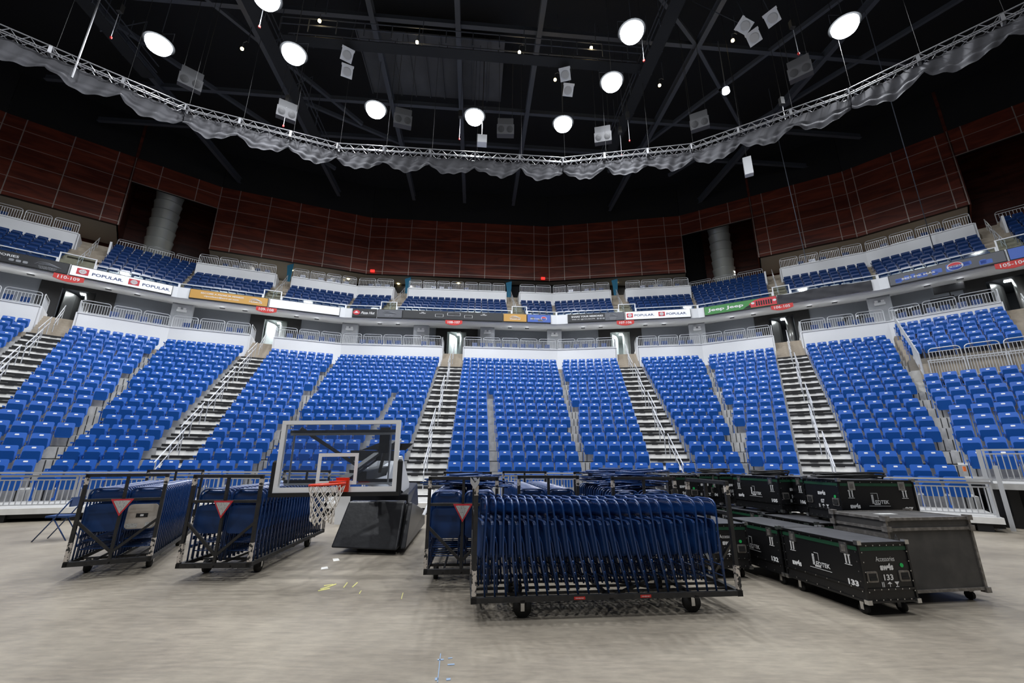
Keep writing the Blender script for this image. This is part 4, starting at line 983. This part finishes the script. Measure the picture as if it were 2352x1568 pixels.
hexa([(q0.x, 9.3, q0.z - .1), (q1.x, 9.3, q0.z - .1), (q1.x, 10.4, q0.z - .1), (q0.x, 10.4, q0.z - .1)], [(q0.x, 9.3, q0.z + .22), (q1.x, 9.3, q0.z + .22), (q1.x - .1, 10.6, q0.z + .38), (q0.x + .1, 10.6, q0.z + .38)], 'padb', 'upper_pad', .03)
mb = MB(); mb.tube([(-1.75, 9.9, .95), (-1.72, 9.6, .75), (-1.8, 9.4, .5)], .035, 8); gp('white_hose', mb, 'white')
for x, y in ((-2.9, 8.9), (-2.2, 8.9), (-2.9, 10.7), (-2.3, 10.7)): mb = MB(); mb.tube([(x - .03, y, .055), (x + .03, y, .055)], .055, 12); gp('wheel', mb, 'rubber')
t = thing('plastic_bin', 'pale grey tall plastic bin between the hoop net and the padded base', 'bin', TR(-4.28, 12.0))
mb = MB(); mb.prism([(-.24, 0), (.24, 0), (.28, .80), (-.28, .80)], -.26, .26); obj('bin_body', mb, t, None, 'white'); mb = MB(); mb.prism(rrect(-.31, .31, .80, .86, .03, 2), -.3, .3); obj('bin_lid', mb, t, None, 'white')

# ================================================================== FLIGHT CASES
CAP = mesh('corner_cap', MB().cbox((0, 0, 0), (.05, .05, .045)), 'chrome'); CAP2 = mesh('corner_cap', MB().cbox((0, 0, 0), (.07, .07, .06)), 'gedge')
def flight_case(X, W, L, H, label, z0=.15, num='133', end='Accessories', side=-1, big=True, group=None, coil=False):
    t = thing('flight_case', label, 'case', X, group); Z1 = z0 + H
    mb = MB(); mb.box(0, W, 0, L, z0, Z1 - .02); obj('case_body', mb, t, None, 'case')
    mb = MB(); mb.box(.012, W - .012, .012, L - .012, Z1 - .02, Z1); obj('case_lid', mb, t, None, 'caset')
    mb = MB(); e = .022
    for x in (0, W):
        for y in (0, L): mb.bar((x, y, z0), (x, y, Z1), e)
    for z in (z0, z0 + .12, Z1 - .01):
        mb.bar((0, 0, z), (W, 0, z), e); mb.bar((0, L, z), (W, L, z), e); mb.bar((0, 0, z), (0, L, z), e); mb.bar((W, 0, z), (W, L, z), e)
    obj('edge_trim', mb, t, None, 'casee')
    mb = MB()
    for x0, x1, y0, y1 in ((0, W, -.004, 0), (0, W, L, L + .004), (-.004, 0, 0, L), (W, W + .004, 0, L)): mb.box(x0, x1, y0, y1, Z1 - .085, Z1 - .045)
    obj('green_stripe', mb, t, None, 'green')
    for x in (0, W):
        for y in (0, L):
            for z in (z0, Z1): obj('corner_cap', CAP, t, Matrix.Translation((x, y, z)))
    mb = MB()
    for z in (z0 + .02, z0 + .12, Z1 - .03):
        for k in range(1, 7): mb.cbox((W * k / 7, -.014, z), (.011, .006, .011)); mb.cbox((-.014, L * k / 7, z), (.006, .011, .011)); mb.cbox((W + .014, L * k / 7, z), (.006, .011, .011))
    for k in range(1, 6): mb.cbox((0.02, -.014, z0 + H * k / 6), (.011, .006, .011)); mb.cbox((W - .02, -.014, z0 + H * k / 6), (.011, .006, .011)); mb.cbox((-.014, .03, z0 + H * k / 6), (.006, .011, .011)); mb.cbox((-.014, L - .03, z0 + H * k / 6), (.006, .011, .011))
    obj('rivets', mb, t, None, 'chrome')
    for x in (.105, W - .105):
        mb = MB(); mb.prism(rrect(x - .065, x + .065, z0 + .19, z0 + .30, .015, 2), -.012, .0); hd = obj('handle_plate', mb, t, None, 'gedge'); mb = MB(); mb.box(x - .045, x + .045, -.022, -.012, z0 + .21, z0 + .235); mb.box(x - .048, x + .048, -.0145, -.0125, z0 + .235, z0 + .28); obj('handle_grip', mb, hd, None, 'rubber')
    sx = -1 if side < 0 else 1; xs = -.012 if side < 0 else W + .012; rt = (0, -1, 0) if side < 0 else (0, 1, 0)
    for y in (.18, L - .18) + ((L / 2,) if L > 1.3 else ()):
        mb = MB(); mb.box(min(xs, xs - sx * .012), max(xs, xs - sx * .012), y - .05, y + .05, Z1 - .14, Z1 - .02); l_ = obj('latch', mb, t, None, 'chrome'); mb = MB(); a_ = xs + sx * .004; mb.box(min(a_, xs), max(a_, xs), y - .025, y + .025, Z1 - .12, Z1 - .05); obj('latch_key', mb, l_, None, 'gedge')
    fx = xs + sx * .0 + (-.002 if side < 0 else .002)
    def st(s_, y, z, w, h, **k): text(s_, t, (fx - sx * .0105 + sx * .002, y, z), rt, w, h, 'print', 'lettering', k.get('b', .02), k.get('sh', 0))
    yy = (lambda f: L * (1 - f)) if side < 0 else (lambda f: L * f)
    st('EDTEK', yy(.54), z0 + .255, .20, .05, b=.02); st('aw4s', yy(.17), z0 + .20, .15, .07, b=.05); st(num, yy(.88), z0 + .16, .13, .06, b=.05)
    mb = MB(); ylo = yy(.42); xa = xs - sx * .008
    for k in range(7): mb.cbox((xa, ylo, z0 + .24 + k * .018), (.003, .03, .012))
    for k in range(5): mb.cbox((xa, ylo + (-1 if side < 0 else 1) * (.02 + k * .018), z0 + .225), (.003, .012, .02))
    for a, b in (((xa, ylo - .02, z0 + .375), (xa, ylo + (-.08 if side < 0 else .08), z0 + .375)), ((xa, ylo + (-.08 if side < 0 else .08), z0 + .375), (xa, ylo + (-.08 if side < 0 else .08), z0 + .29)), ((xa, yy(.36), z0 + .20), (xa, yy(.64), z0 + .20))): mb.bar(a, b, .004)
    obj('maker_logo', mb, t, None, 'print')
    def arrows(c, right, z, s_):
        mb = MB(); r_ = Vector(right); c = Vector(c)
        for k in (-1, 1):
            p = c + r_ * (k * .016 * s_); mb.bar(p + Vector((0, 0, z)), p + Vector((0, 0, z + .07 * s_)), .009 * s_); mb.cbox(p + Vector((0, 0, z + .07 * s_)), (.004 + abs(r_.x) * .020 * s_, .004 + abs(r_.y) * .020 * s_, .012 * s_))
        mb.bar(c - r_ * .035 * s_ + Vector((0, 0, z - .012)), c + r_ * .035 * s_ + Vector((0, 0, z - .012)), .006); obj('arrow_print', mb, t, None, 'print')
    for f in (.14, .86): arrows((xa, yy(f), 0), rt, Z1 - .24, 1.3)
    if end: text(end, t, (W / 2, -.005, Z1 - .17), (1, 0, 0), .24, .05, 'print', 'lettering', 0)
    text('aw4s', t, (W / 2, -.005, Z1 - .25 + (.05 if not end else 0)), (1, 0, 0), .17, .07, 'print', 'lettering', .05)
    text(num, t, (W / 2, -.005, z0 + .235), (1, 0, 0), .12 if len(num) > 2 else .08, .06, 'print', 'lettering', .03)
    mb = MB(); c = W / 2; z = z0 + .14
    mb.box(c - .10, c - .092, -.006, -.004, z, z + .05); mb.box(c - .08, c - .072, -.006, -.004, z, z + .05)
    mb.prism([(c - .03, z + .03), (c + .03, z + .03), (c, z + .052)], -.006, -.004); mb.box(c - .003, c + .003, -.006, -.004, z, z + .03)
    mb.prism([(c + .06, z + .05), (c + .12, z + .05), (c + .094, z + .02), (c + .086, z + .02)], -.006, -.004); mb.box(c + .087, c + .093, -.006, -.004, z, z + .02); mb.box(c + .07, c + .11, -.006, -.004, z - .002, z + .004)
    obj('handling_symbols', mb, t, None, 'print')
    mb = MB(); mb.lathe([(.022, 0), (.022, .004)], 10, Matrix.Translation((W - .11, -.002, Z1 - .24)) @ Matrix.Rotation(PI / 2, 4, 'X')); obj('green_sticker', mb, t, None, 'greens')
    for x in (.07, W - .07):
        for y in (.13, L - .13):
            if z0 > .5: r_ = .03; zc = z0 - .03
            else: r_ = .055; zc = .055
            mb = MB(); mb.tube([(x - .018, y, zc), (x + .018, y, zc)], r_, 14); w = obj('caster', mb, t, None, 'rubber', True)
            mb = MB(); mb.box(x - .03, x - .022, y - .02, y + .02, zc - .01, z0); mb.box(x + .022, x + .03, y - .02, y + .02, zc - .01, z0); mb.box(x - .04, x + .04, y - .04, y + .04, z0 - .008, z0); obj('caster_fork', mb, w, None, 'chrome')
    return t
a9 = math.radians(8.6)
flight_case(TR(3.86, 5.17, 0, a9), .62, 1.12, .59, 'black flight case numbered 133 standing nearest, with Accessories on its end')
flight_case(TR(3.68, 6.34, 0, a9), .62, 1.12, .58, 'black flight case right behind case 133 in the same line', num='132')
flight_case(TR(2.84, 6.68, 0, math.radians(5)), .60, 1.12, .58, 'black flight case showing its Accessories end beside the near cart post', num='131')
flight_case(TR(4.52, 6.78, 0, a9), .62, 1.12, .58, 'low black flight case under the stacked cases behind case 133', num='107', end=None)
flight_case(TR(5.3, 6.75, 0, 0), .62, 1.12, .58, 'low black flight case hidden behind the grey worn case', num='108', end=None)
flight_case(TR(4.42, 8.1, 0, math.radians(12)), .62, 1.12, .58, 'low black flight case carrying case 105', num='106', end=None)
flight_case(TR(4.85, 7.42, 0, -PI / 2), .78, 1.10, .56, 'upper black flight case numbered 07 behind the grey worn case', z0=.79, num='07', end=None, side=1)
flight_case(TR(4.67, 7.82, 0, math.radians(12)), .58, 1.14, .56, 'upper black flight case numbered 105 left of case 07', z0=.79, num='105', end=None)
flight_case(TR(4.95, 7.52, 0, math.radians(3)), .55, 1.1, .56, 'upper black flight case wedged between case 105 and case 07', z0=.795, num='106', end=None)
flight_case(TR(4.25, 9.15, 0, math.radians(12)), .60, 1.14, .56, 'upper black flight case farthest back behind case 105', z0=.79, num='104', end=None)
flight_case(TR(4.30, 9.3, 0, math.radians(12)), .62, 1.12, .58, 'low black flight case farthest back under the upper row', num='103', end=None)
for n, (x, y, z0) in enumerate(((3.0, 8.55, .79), (3.05, 8.5, .15), (3.72, 9.3, .79), (3.7, 9.25, .15), (3.25, 10.2, .79), (3.2, 10.2, .15))):
    flight_case(TR(x, y, 0, math.radians(4)), .6, 1.05, .56 if z0 > .5 else .58, f'plain black flight case behind the right rear cart, {"upper" if z0 > .5 else "lower"} of {("left", "middle", "rear")[n // 2]} stack', z0=z0, num=str(96 + n), end=None)
# grey worn case
t = thing('worn_case', 'large worn grey case with dull metal edges right of case 133', 'case', TR(4.56, 5.58, 0, math.radians(9)))
W, L, z0, Z1 = 1.22, .72, .13, .945
mb = MB(); mb.box(0, W, 0, L, z0, Z1 - .13); obj('case_body', mb, t, None, 'gcase'); mb = MB(); mb.box(0, W, 0, L, Z1 - .12, Z1); obj('case_lid', mb, t, None, 'gcase')
mb = MB(); e = .032
for x in (0, W):
    for y in (0, L): mb.bar((x, y, z0), (x, y, Z1), e)
for z in (z0 + .012, Z1 - .125, Z1 - .008): mb.bar((0, 0, z), (W, 0, z), e); mb.bar((0, L, z), (W, L, z), e); mb.bar((0, 0, z), (0, L, z), e); mb.bar((W, 0, z), (W, L, z), e)
mb.bar((-.004, 0, Z1 - .2), (-.004, L, Z1 - .2), .02, .05); obj('edge_trim', mb, t, None, 'gedge')
for x in (0, W):
    for y in (0, L):
        for z in (z0, Z1 - .12, Z1): obj('corner_cap', CAP2, t, Matrix.Translation((x, y, z)))
mb = MB(); mb.box(.35, .62, .35, .46, Z1, Z1 + .003); obj('paper_label', mb, t, None, 'tri', label='pale paper label on the lid')
text('A', t, (.10, -.003, Z1 - .22), (1, 0, 0), .07, .09, 'blueg', 'lettering', .0)
for x in (.12, W - .12):
    for y in (.1, L - .1):
        mb = MB(); mb.tube([(x - .02, y, .05), (x + .02, y, .05)], .05, 12); w = obj('caster', mb, t, None, 'rubber'); mb = MB(); mb.box(x - .035, x + .035, y - .03, y + .03, .09, z0); obj('caster_fork', mb, w, None, 'gedge')
# cable coils on the cases
def coil(x, y, z, w, d, n, label, seed):
    r = random.Random(seed); t = thing('cable_coil', label, 'cable', TR(x, y, z)); mb = MB()
    pts = []
    for k in range(n * 22): a = 2 * PI * k / 22; f = 1 - .25 * r.random() * .3 - .18 * math.sin(k * .13); pts.append((w / 2 * f * math.cos(a), d / 2 * f * math.sin(a), .018 + .02 * (k / 22 % 4) + .008 * math.sin(k * .7)))
    mb.tube(pts, .014, 6); obj('cable', mb, t, None, 'cable', True)
coil(5.32, 7.05, 1.35, .95, .5, 6, 'black cable coiled on top of upper case 07', 1)
coil(4.86, 8.4, 1.35, .62, .45, 6, 'smaller black cable coil on top of stacked case 105', 2)
coil(4.45, 9.8, 1.35, .6, .5, 4, 'black cable coiled on the farthest upper case', 3)
# floor marks
def mark(name, px_, m, label, cat='tape', th=.003):
    ps = [at(x, y, 0) for x, y in px_]; mb = MB(); n = len(ps); mb.add([(p.x, p.y, .0005) for p in ps] + [(p.x, p.y, th) for p in ps], [tuple(range(n))[::-1], tuple(range(n, 2 * n))] + [(i, (i + 1) % n, (i + 1) % n + n, i + n) for i in range(n)])
    obj(name, mb, None, None, m, label=label, cat=cat)
mark('tape_mark', [(764, 1283), (777, 1282), (780, 1287), (766, 1289)], 'tape', 'small white tape patch on the floor under the padded base')
mark('tape_mark', [(738, 1303), (752, 1301), (754, 1306), (737, 1308)], 'tape', 'white tape patch on the floor left of the padded base')
for n, (x, y, w, h) in enumerate(((1005, 1514, 14, 3), (1029, 1511, 10, 2), (1028, 1525, 16, 3), (999, 1557, 7, 6), (1025, 1558, 10, 5))):
    mark('tape_mark', [(x, y), (x + w, y - 1), (x + w, y + h - 1), (x, y + h)], 'bluetape', f'faint blue floor mark at the bottom edge, {ORD[n]} of the small cluster')
mark('chalk_line', [(1011, 1501), (1013, 1501), (1006, 1567), (1004, 1567)], 'bluetape', 'thin faint blue line on the floor near the bottom edge', 'mark')
for n, ps in enumerate(([(730, 1356), (757, 1350), (758, 1352), (731, 1358)], [(735, 1352), (772, 1340), (773, 1342), (737, 1355)], [(788, 1349), (797, 1337), (799, 1338), (790, 1350)], [(808, 1348), (820, 1337), (822, 1338), (810, 1349)], [(744, 1344), (765, 1341), (765, 1342.5), (744, 1346)], [(921, 1375), (925, 1361), (926.5, 1361), (922.5, 1376)], [(824, 1363), (829, 1356), (830.5, 1356), (826, 1364)])):
    mark('chalk_scribble', ps, 'chalk', f'yellow chalk stroke on the concrete, {ORD[n]} of the scribble below the hoop base', 'mark')
mb = MB(); mb.box(-.04, .04, -.02, .0, 0, .14); s_, z_ = onf(6, 2216, 1082, 15.6); p = fp(6, s_, 15.6, z_); obj('orange_tag', mb, None, TR(p.x, p.y, p.z), 'orange', label='small orange tag at the foot of the narrow gap by the raised platform', cat='tag')
# broadcast gear on the right-hand concourse
for n, (x, y, h) in enumerate(((1935, 705, 1.5), (1968, 700, 1.6), (2050, 655, 1.4), (2080, 650, 1.5))):
    i = 5 if x < 2020 else 6; s, z = onf(i, x, y, -1.6); t = thing('camera_tripod', f'black video camera on tripod, {ORD[n]} from left behind the right-hand railings', 'camera', FM[i] @ TR(s, 1.6, 9.8, .3 * n))
    mb = MB()
    for a in (0, 2.1, 4.2): mb.tube([(.45 * math.cos(a), .45 * math.sin(a), 0), (0, 0, 1.15)], .025, 5)
    obj('tripod', mb, t, None, 'spk'); mb = MB(); mb.cbox((0, 0, 1.3), (.22, .5, .26)); mb.tube([(0, -.45, 1.3), (0, -.2, 1.3)], .09, 10); mb.cbox((.2, .1, 1.42), (.14, .16, .12)); obj('camera_body', mb, t, None, 'black'); mb = MB(); mb.cbox((-.13, 0, 1.34), (.02, .3, .08)); obj('side_plate', mb, t, None, 'white')
for n, (s, z, w, h) in enumerate(((1.4, 11.2, 1.1, .65), (2.6, 11.4, 1.1, .65), (3.6, 11.3, .9, .6), (3.0, 12.2, 1.4, .5))):
    t = thing('dark_monitor', f'dark equipment screen on the right-hand concourse, {ORD[n]} from left', 'screen', FM[6] @ Matrix.Translation((s, 2.6, z))); mb = MB(); mb.cbox((0, 0, 0), (w, .1, h)); obj('housing', mb, t, None, 'black'); mb = MB(); mb.cbox((0, -.055, 0), (w - .1, .01, h - .1)); obj('screen', mb, t, None, 'ledoff')
    mb = MB(); mb.box(-.03, .03, 0, .06, -(z - 9.8), -h / 2); obj('stand_pole', mb, t, None, 'black')

# ================================================================== TRUSS RING AND DRAPES
TZ = 20.0; TD = 9.6
for i in range(0, 8):
    D = TD; s0, s1 = smin(i, D), smax(i, D); L_ = s1 - s0; n = max(2, round(L_ / 2.6)); w = L_ / n
    for q in range(n):
        t = thing('lighting_truss', f'silver box truss length, {ORD[q]} from left on the ring side over sign {PORT[i]}', 'truss', FM[i] @ Matrix.Translation((s0 + q * w, -D, TZ)), 'truss lengths of the hanging ring')
        mb = MB()
        for y in (-.19, .19):
            for z in (-.19, .19): mb.tube([(.05, y, z), (w - .05, y, z)], .03, 6)
        obj('chord', mb, t, None, 'truss')
        mb = MB(); m = 8
        for y in (-.19, .19):
            for k in range(m):
                x0, x1 = .05 + (w - .1) * k / m, .05 + (w - .1) * (k + 1) / m; mb.tube([(x0, y, -.19 if k % 2 else .19), (x1, y, .19 if k % 2 else -.19)], .016, 4, caps=False)
        for k in range(m): x0, x1 = .05 + (w - .1) * k / m, .05 + (w - .1) * (k + 1) / m; mb.tube([(x0, -.19 if k % 2 else .19, -.19), (x1, .19 if k % 2 else -.19, -.19)], .014, 4, caps=False)
        obj('lattice', mb, t, None, 'truss')
        mb = MB()
        for x in (.03, w - .03): mb.box(x - .03, x + .03, -.22, .22, .17, .22); mb.box(x - .03, x + .03, -.22, .22, -.22, -.17); mb.box(x - .03, x + .03, -.22, -.17, -.22, .22); mb.box(x - .03, x + .03, .17, .22, -.22, .22)
        obj('end_plate', mb, t, None, 'truss', kind='stuff')
        mb = MB(); mb.tube([(.12, 0, .2), (.12, 0, 10.9)], .010, 4); obj('hanging_cable', mb, t, None, 'dcab')
    # swagged drape below this side
    sw = max(2, round(L_ / 2.7))
    def fn(u, v, sw=sw, L_=L_, i=i, s0=s0):
        f = (u * sw) % 1.0; sag = math.sin(PI * f); r_ = math.sin(u * sw * 9.1 + i * 3) * .5 + math.sin(u * sw * 23.7 + v * 4 + i) * .5
        z = TZ - .22 - v * (.62 + .62 * sag) - .03 * math.sin(u * 41 + i)
        y = D + .05 + (.10 + .16 * v) * r_ * .6 + .05 * math.sin(v * 16 + 3 * sag) * (v > .55) + .30 * max(0, v - .6)
        return (s0 + L_ * u + .05 * r_ * v, -y + .1, z)
    mb = cloth_grid(fn, 26 * sw, 16)
    obj('swagged_drape', mb, None, FM[i], 'drape', True, label=f'dark swagged drape hanging from the truss ring over sign {PORT[i]}', cat='drape', group='drapes under the truss ring')

# ================================================================== ROOF STRUCTURE
A5 = math.radians(4.8); GX = Matrix.Rotation(A5, 4, 'Z')
struct('wall_upper_black', (lambda m: m)(MB().box(-45, 45, 44, 45, 15, 31)), 'roof')
for n, (p, z) in enumerate(((-24, 28), (-14.8, 28), (-7.1, 28), (-1.8, 28), (3.4, 28), (14.0, 28), (23, 28))):
    mb = MB(); mb.box(p - .16, p + .16, -15, 40, z - .04, z); mb.box(p - .05, p + .05, -15, 40, z, z + .5); mb.box(p - .16, p + .16, -15, 40, z + .5, z + .54); struct('roof_beam', mb, 'steelb', GX)
for q, z in ((6, 28.6), (13, 28.6), (20.9, 28.2), (27.6, 28.2), (32, 28.6)):
    mb = MB(); mb.box(-32, 32, q - .14, q + .14, z - .04, z); mb.box(-32, 32, q - .04, q + .04, z, z + .4); struct('roof_cross_beam', mb, 'steelb', GX)
for a, b in (((-26, 8), (-10, 30)), ((-30, 14), (-14, 36)), ((12, 34), (26, 8)), ((18, 34), (32, 10)), ((-14.8, 20.9), (-7.1, 13)), ((14, 20.9), (3.4, 13)), ((14, 20.9), (23, 29)), ((-14.8, 27.6), (-7.1, 32))):
    mb = MB(); mb.bar((a[0], a[1], 28.3), (b[0], b[1], 28.3), .22, .3); struct('roof_diagonal_beam', mb, 'steelb', GX)
mb = MB()
for k in range(9):
    x = -8.6 + 1.1 * k; mb.box(x + .02, x + 1.08, 22.3, 27.4, 29.0, 29.08); mb.box(x - .03, x + .03, 22.3, 27.4, 28.86, 29.0)
struct('roof_deck_ceiling', mb, 'roofp', GX)
for n, (p, q0, q1) in enumerate(((-13.2, 8, 30), (9.8, 8, 30), (-22.2, 8, 24))):
    mb = MB(); mb.box(p, p + .8, q0, q1, 25.4, 25.44); o = struct('catwalk_floor', mb, 'roof', GX); mb = MB()
    for x in (p, p + .8):
        for z in (25.9, 26.4): mb.bar((x, q0, z), (x, q1, z), .05)
        for k in range(int((q1 - q0) / 1.6)): mb.bar((x, q0 + 1.6 * k, 25.4), (x, q0 + 1.6 * k, 26.4), .05); mb.bar((x, q0 + 1.6 * k, 26.4), (x, q0 + 1.6 * k, 28.2), .03)
    for k in range(int((q1 - q0) / 3.2)): mb.bar((p, q0 + 3.2 * k, 25.3), (p + .8, q0 + 3.2 * k + 1.6, 28.2), .05)
    obj('catwalk_railing', mb, o, None, 'steelb')
mb = MB(); mb.box(-12, 9.8, 20.3, 21.0, 25.6, 25.64); o = struct('catwalk_floor', mb, 'roof', GX); mb = MB()
for y in (20.0, 21.0):
    for z in (26.1, 26.6): mb.bar((-12, y, z), (9.8, y, z), .05)
    for k in range(14): mb.bar((-12 + 1.6 * k, y, 25.6), (-12 + 1.6 * k, y, 26.6), .05)
obj('catwalk_railing', mb, o, None, 'steelb')
for n, (x, y) in enumerate(((734, 48), (556, 112), (958, 97), (1193, 120), (1358, 110), (1275, 183), (1515, 196), (1683, 93))):
    p = at(x, y, 26.2); t = thing('catwalk_lamp', f'small warm bulb on its bracket among the roof steel, {ORD[n]} of the catwalk lamps', 'lamp', TR(p.x, p.y, p.z), 'small warm lamps along the catwalks')
    mb = MB(); mb.lathe([(.02, -.10), (.09, -.05), (.09, .05), (.03, .10)], 10); obj('bulb', mb, t, None, 'lampw', True); mb = MB(); mb.tube([(0, 0, .1), (0, 0, .5), (.2, 0, .6), (.3, 0, .5), (.3, 0, 2.0)], .025, 5); obj('bracket', mb, t, None, 'steelb')
    ld = bpy.data.lights.new('bulb_light', 'POINT'); ld.energy = 16; ld.color = (1, .74, .36); ld.shadow_soft_size = .1; lo = bpy.data.objects.new('bulb_light', ld); COL.objects.link(lo); lo.parent = t; lo.location = (0, 0, -.25)
# hanging loudspeakers
for n, (x, y) in enumerate(((437, 190), (658, 262), (925, 278), (1161, 300), (1385, 317), (1607, 285), (1838, 165))):
    p = at(x, y, 22.5); a = math.atan2(-p.x, p.y)
    t = thing('hanging_loudspeaker', f'grey twin-cone loudspeaker cabinet hanging from the roof, {ORD[n]} from left', 'speaker', TR(p.x, p.y, p.z, a) @ Matrix.Rotation(.4, 4, 'X') @ Matrix.Scale(.86, 4), 'hanging loudspeaker cabinets')
    mb = MB(); mb.prism([(-.65, -.35), (.65, -.35), (.65, .35), (-.65, .35)], -.35, .6); mb.box(-.6, .6, .0, .6, .35, .9); obj('cabinet', mb, t, None, 'spk')
    for s_ in (-.33, .33): mb = MB(); mb.lathe([(.24, 0), (.24, .012), (.1, .03)], 18, Matrix.Translation((s_, -.355, 0)) @ Matrix.Rotation(PI / 2, 4, 'X')); obj('speaker_cone', mb, t, None, 'spkc')
    mb = MB()
    for s_ in (-.5, .5): mb.tube([(s_, .3, .35), (s_, .3, 6.2)], .015, 4)
    obj('hanging_cable', mb, t, None, 'dcab')
# floodlights: one fixture per visible lamp, the same fixtures continue over the rest of the hall
refl = MB(); refl.lathe([(.2, .36), (.5, .25), (.72, .05), (.75, 0), (.71, .01)], 24)
lens = MB(); lens.lathe([(.62, .0), (.60, -.18), (.50, -.36), (.34, -.46)], 24); box_ = MB(); box_.box(-.16, .16, -.12, .12, .42, .66); yoke = MB(); yoke.tube([(-.74, 0, .1), (-.74, 0, .7), (.74, 0, .7), (.74, 0, .1)], .02, 6); yoke.tube([(0, 0, .6), (0, 0, 7)], .02, 5)  # lens oversized and domed so its shape stands in for round glare
fm = [('reflector', mesh('reflector', refl, 'black', True)), ('lens', mesh('lens', lens, 'lamp')), ('ballast_box', mesh('ballast_box', box_, 'black')), ('yoke', mesh('yoke', yoke, 'steelb'))]
FP = [(365, 100), (675, 122), (612, -8), (863, 250), (1090, 267), (1293, 283), (1405, 187), (1451, 72), (1940, 58)]
spots = [at(x, y, 24) for x, y in FP] + [Vector((x, y, 24)) for x, y in ((-18, 9), (-9, 9), (0, 9), (9, 9), (-16, 0), (-6, 0), (6, 0), (16, 0), (-10, -9), (10, -9))]
for n, p in enumerate(spots):
    lab = f'glaring round floodlight under the roof, {("leftmost", "second from left", "cut by the top edge", "over the left of the truss", "above the middle of the truss", "right of the middle one", "upper right of the middle", "near the top right of centre", "rightmost and brightest")[n]}' if n < 9 else 'round floodlight further back under the roof, outside the picture'
    t = thing('arena_floodlight', lab, 'floodlight', TR(p.x, p.y, p.z), 'arena floodlights')
    for nm_, m in fm: obj(nm_, m, t)
    ld = bpy.data.lights.new('floodlight_beam', 'AREA'); ld.shape = 'DISK'; ld.size = .64; ld.energy = FLOOD_W; ld.color = (.93, .96, 1)
    lo = bpy.data.objects.new('floodlight_beam', ld); COL.objects.link(lo); lo.parent = t; lo.location = (0, 0, -.48)
p = at(1668, 213, 24); t = thing('arena_floodlight', 'small dimmer round floodlight on the right above the truss', 'floodlight', TR(p.x, p.y, p.z)); mb = MB(); mb.lathe([(.17, 0), (.22, .03), (.2, .3)], 16); obj('lens', mb, t, None, 'lamp'); mb = MB(); mb.tube([(0, 0, .3), (0, 0, 4.2)], .03, 5); obj('yoke', mb, t, None, 'steelb')
# unlit square lamps
for n, (x, y, r) in enumerate(((797, 127, .1), (797, 165, 0), (1298, 172, -.1), (1305, 208, .2), (1711, 60, -.7), (1774, 42, -.2), (1732, 87, -.2))):
    p = at(x, y, 25.0); a = math.atan2(-p.x, p.y); t = thing('square_lamp', f'unlit square white-framed stage lamp, {ORD[n]} from left among the roof steel', 'lamp', TR(p.x, p.y, p.z, a) @ Matrix.Rotation(.75, 4, 'X') @ Matrix.Rotation(r, 4, 'Y'), 'unlit square stage lamps')
    mb = MB(); mb.box(-.33, .33, 0, .25, -.33, .33); mb.box(-.36, .36, -.03, .02, .28, .42); obj('housing', mb, t, None, 'white'); mb = MB(); mb.lathe([(.27, 0), (.22, .02)], 20, Matrix.Translation((0, -.005, 0)) @ Matrix.Rotation(PI / 2, 4, 'X')); obj('reflector', mb, t, None, 'galv')
    mb = MB(); mb.tube([(0, .2, .3), (0, 4.2, 3.9)], .025, 5); obj('bracket', mb, t, None, 'steelb')
# hoist chains, cables, projector and loudspeaker on the right
for n, (x0, y0, x1, y1, z) in enumerate(((592, 25, 596, 60, 23), (247, 50, 255, 85, 23), (1058, 262, 1055, 318, 22.5), (1476, 105, 1479, 138, 23), (1447, 270, 1446, 322, 22), (1427, 305, 1428, 356, 21.5), (650, 235, 651, 288, 21.5), (1796, 190, 1808, 296, 20.5), (1826, 60, 1834, 122, 22.5))):
    p = at(x1, y1, z); t = thing('hoist_chain', f'pale hanging hoist cable with hook, {ORD[n]} of the thin lines under the roof', 'cable', TR(p.x, p.y, p.z), 'hoist cables under the roof'); k = 31 - z
    mb = MB(); mb.tube([(0, 0, 0), (0, 0, 1.6)], .016, 5); obj('hanging_cord', mb, t, None, 'galv'); mb = MB(); mb.tube([(0, 0, 1.6), (0, 0, k)], .012, 4); mb.cbox((0, 0, 2.0), (.22, .22, .5)); obj('hoist_motor', mb, t, None, 'bsteel'); mb = MB(); mb.lathe([(.05, -.1), (.06, 0), (.02, .05)], 8); obj('hook', mb, t, None, 'redsign')
p0 = at(183, 60, 27.5); p1 = at(165, 178, 19.0); mb = MB(); mb.tube([p1, (p1.x, p1.y, 28)], .04, 6); obj('drop_pole', mb, None, None, 'truss', label='pale pole hanging across the truss at the upper left', cat='pole')
for (a, b, lab) in (((1988, 32, 27), (2165, 640, 13.8), 'long dark rope dropping from beside the rightmost floodlight'), ((1790, 330, 24), (1852, 600, 15), 'thin dark rope hanging in front of the brown wall on the right')):
    P0 = at(*a); P1 = at(*b); mb = MB(); mb.tube([P1, P1.lerp(P0, .5) + Vector((0, 0, -.25)), P0, (P0.x, P0.y, 29)], .025, 5); obj('rope', mb, None, None, 'steelb', label=lab, cat='rope')
p = at(1718, 383, 20.5); t = thing('wall_loudspeaker', 'small upright pale loudspeaker box hanging under the truss at right', 'speaker', TR(p.x, p.y, p.z, -.5)); mb = MB(); mb.box(-.25, .25, -.2, .2, -.65, .65); obj('cabinet', mb, t, None, 'galv'); mb = MB(); mb.tube([(0, 0, .65), (0, 0, 8)], .02, 4); obj('hanging_cable', mb, t, None, 'dcab')
p = at(1107, 322, 22.0); t = thing('projector_box', 'pale square box hanging just below the middle floodlight', 'box', TR(p.x, p.y, p.z, .1)); mb = MB(); mb.box(-.32, .32, -.2, .3, -.3, .3); obj('housing', mb, t, None, 'white'); mb = MB(); mb.tube([(0, 0, .3), (0, 0, 9)], .03, 4); obj('hanging_pole', mb, t, None, 'bsteel')
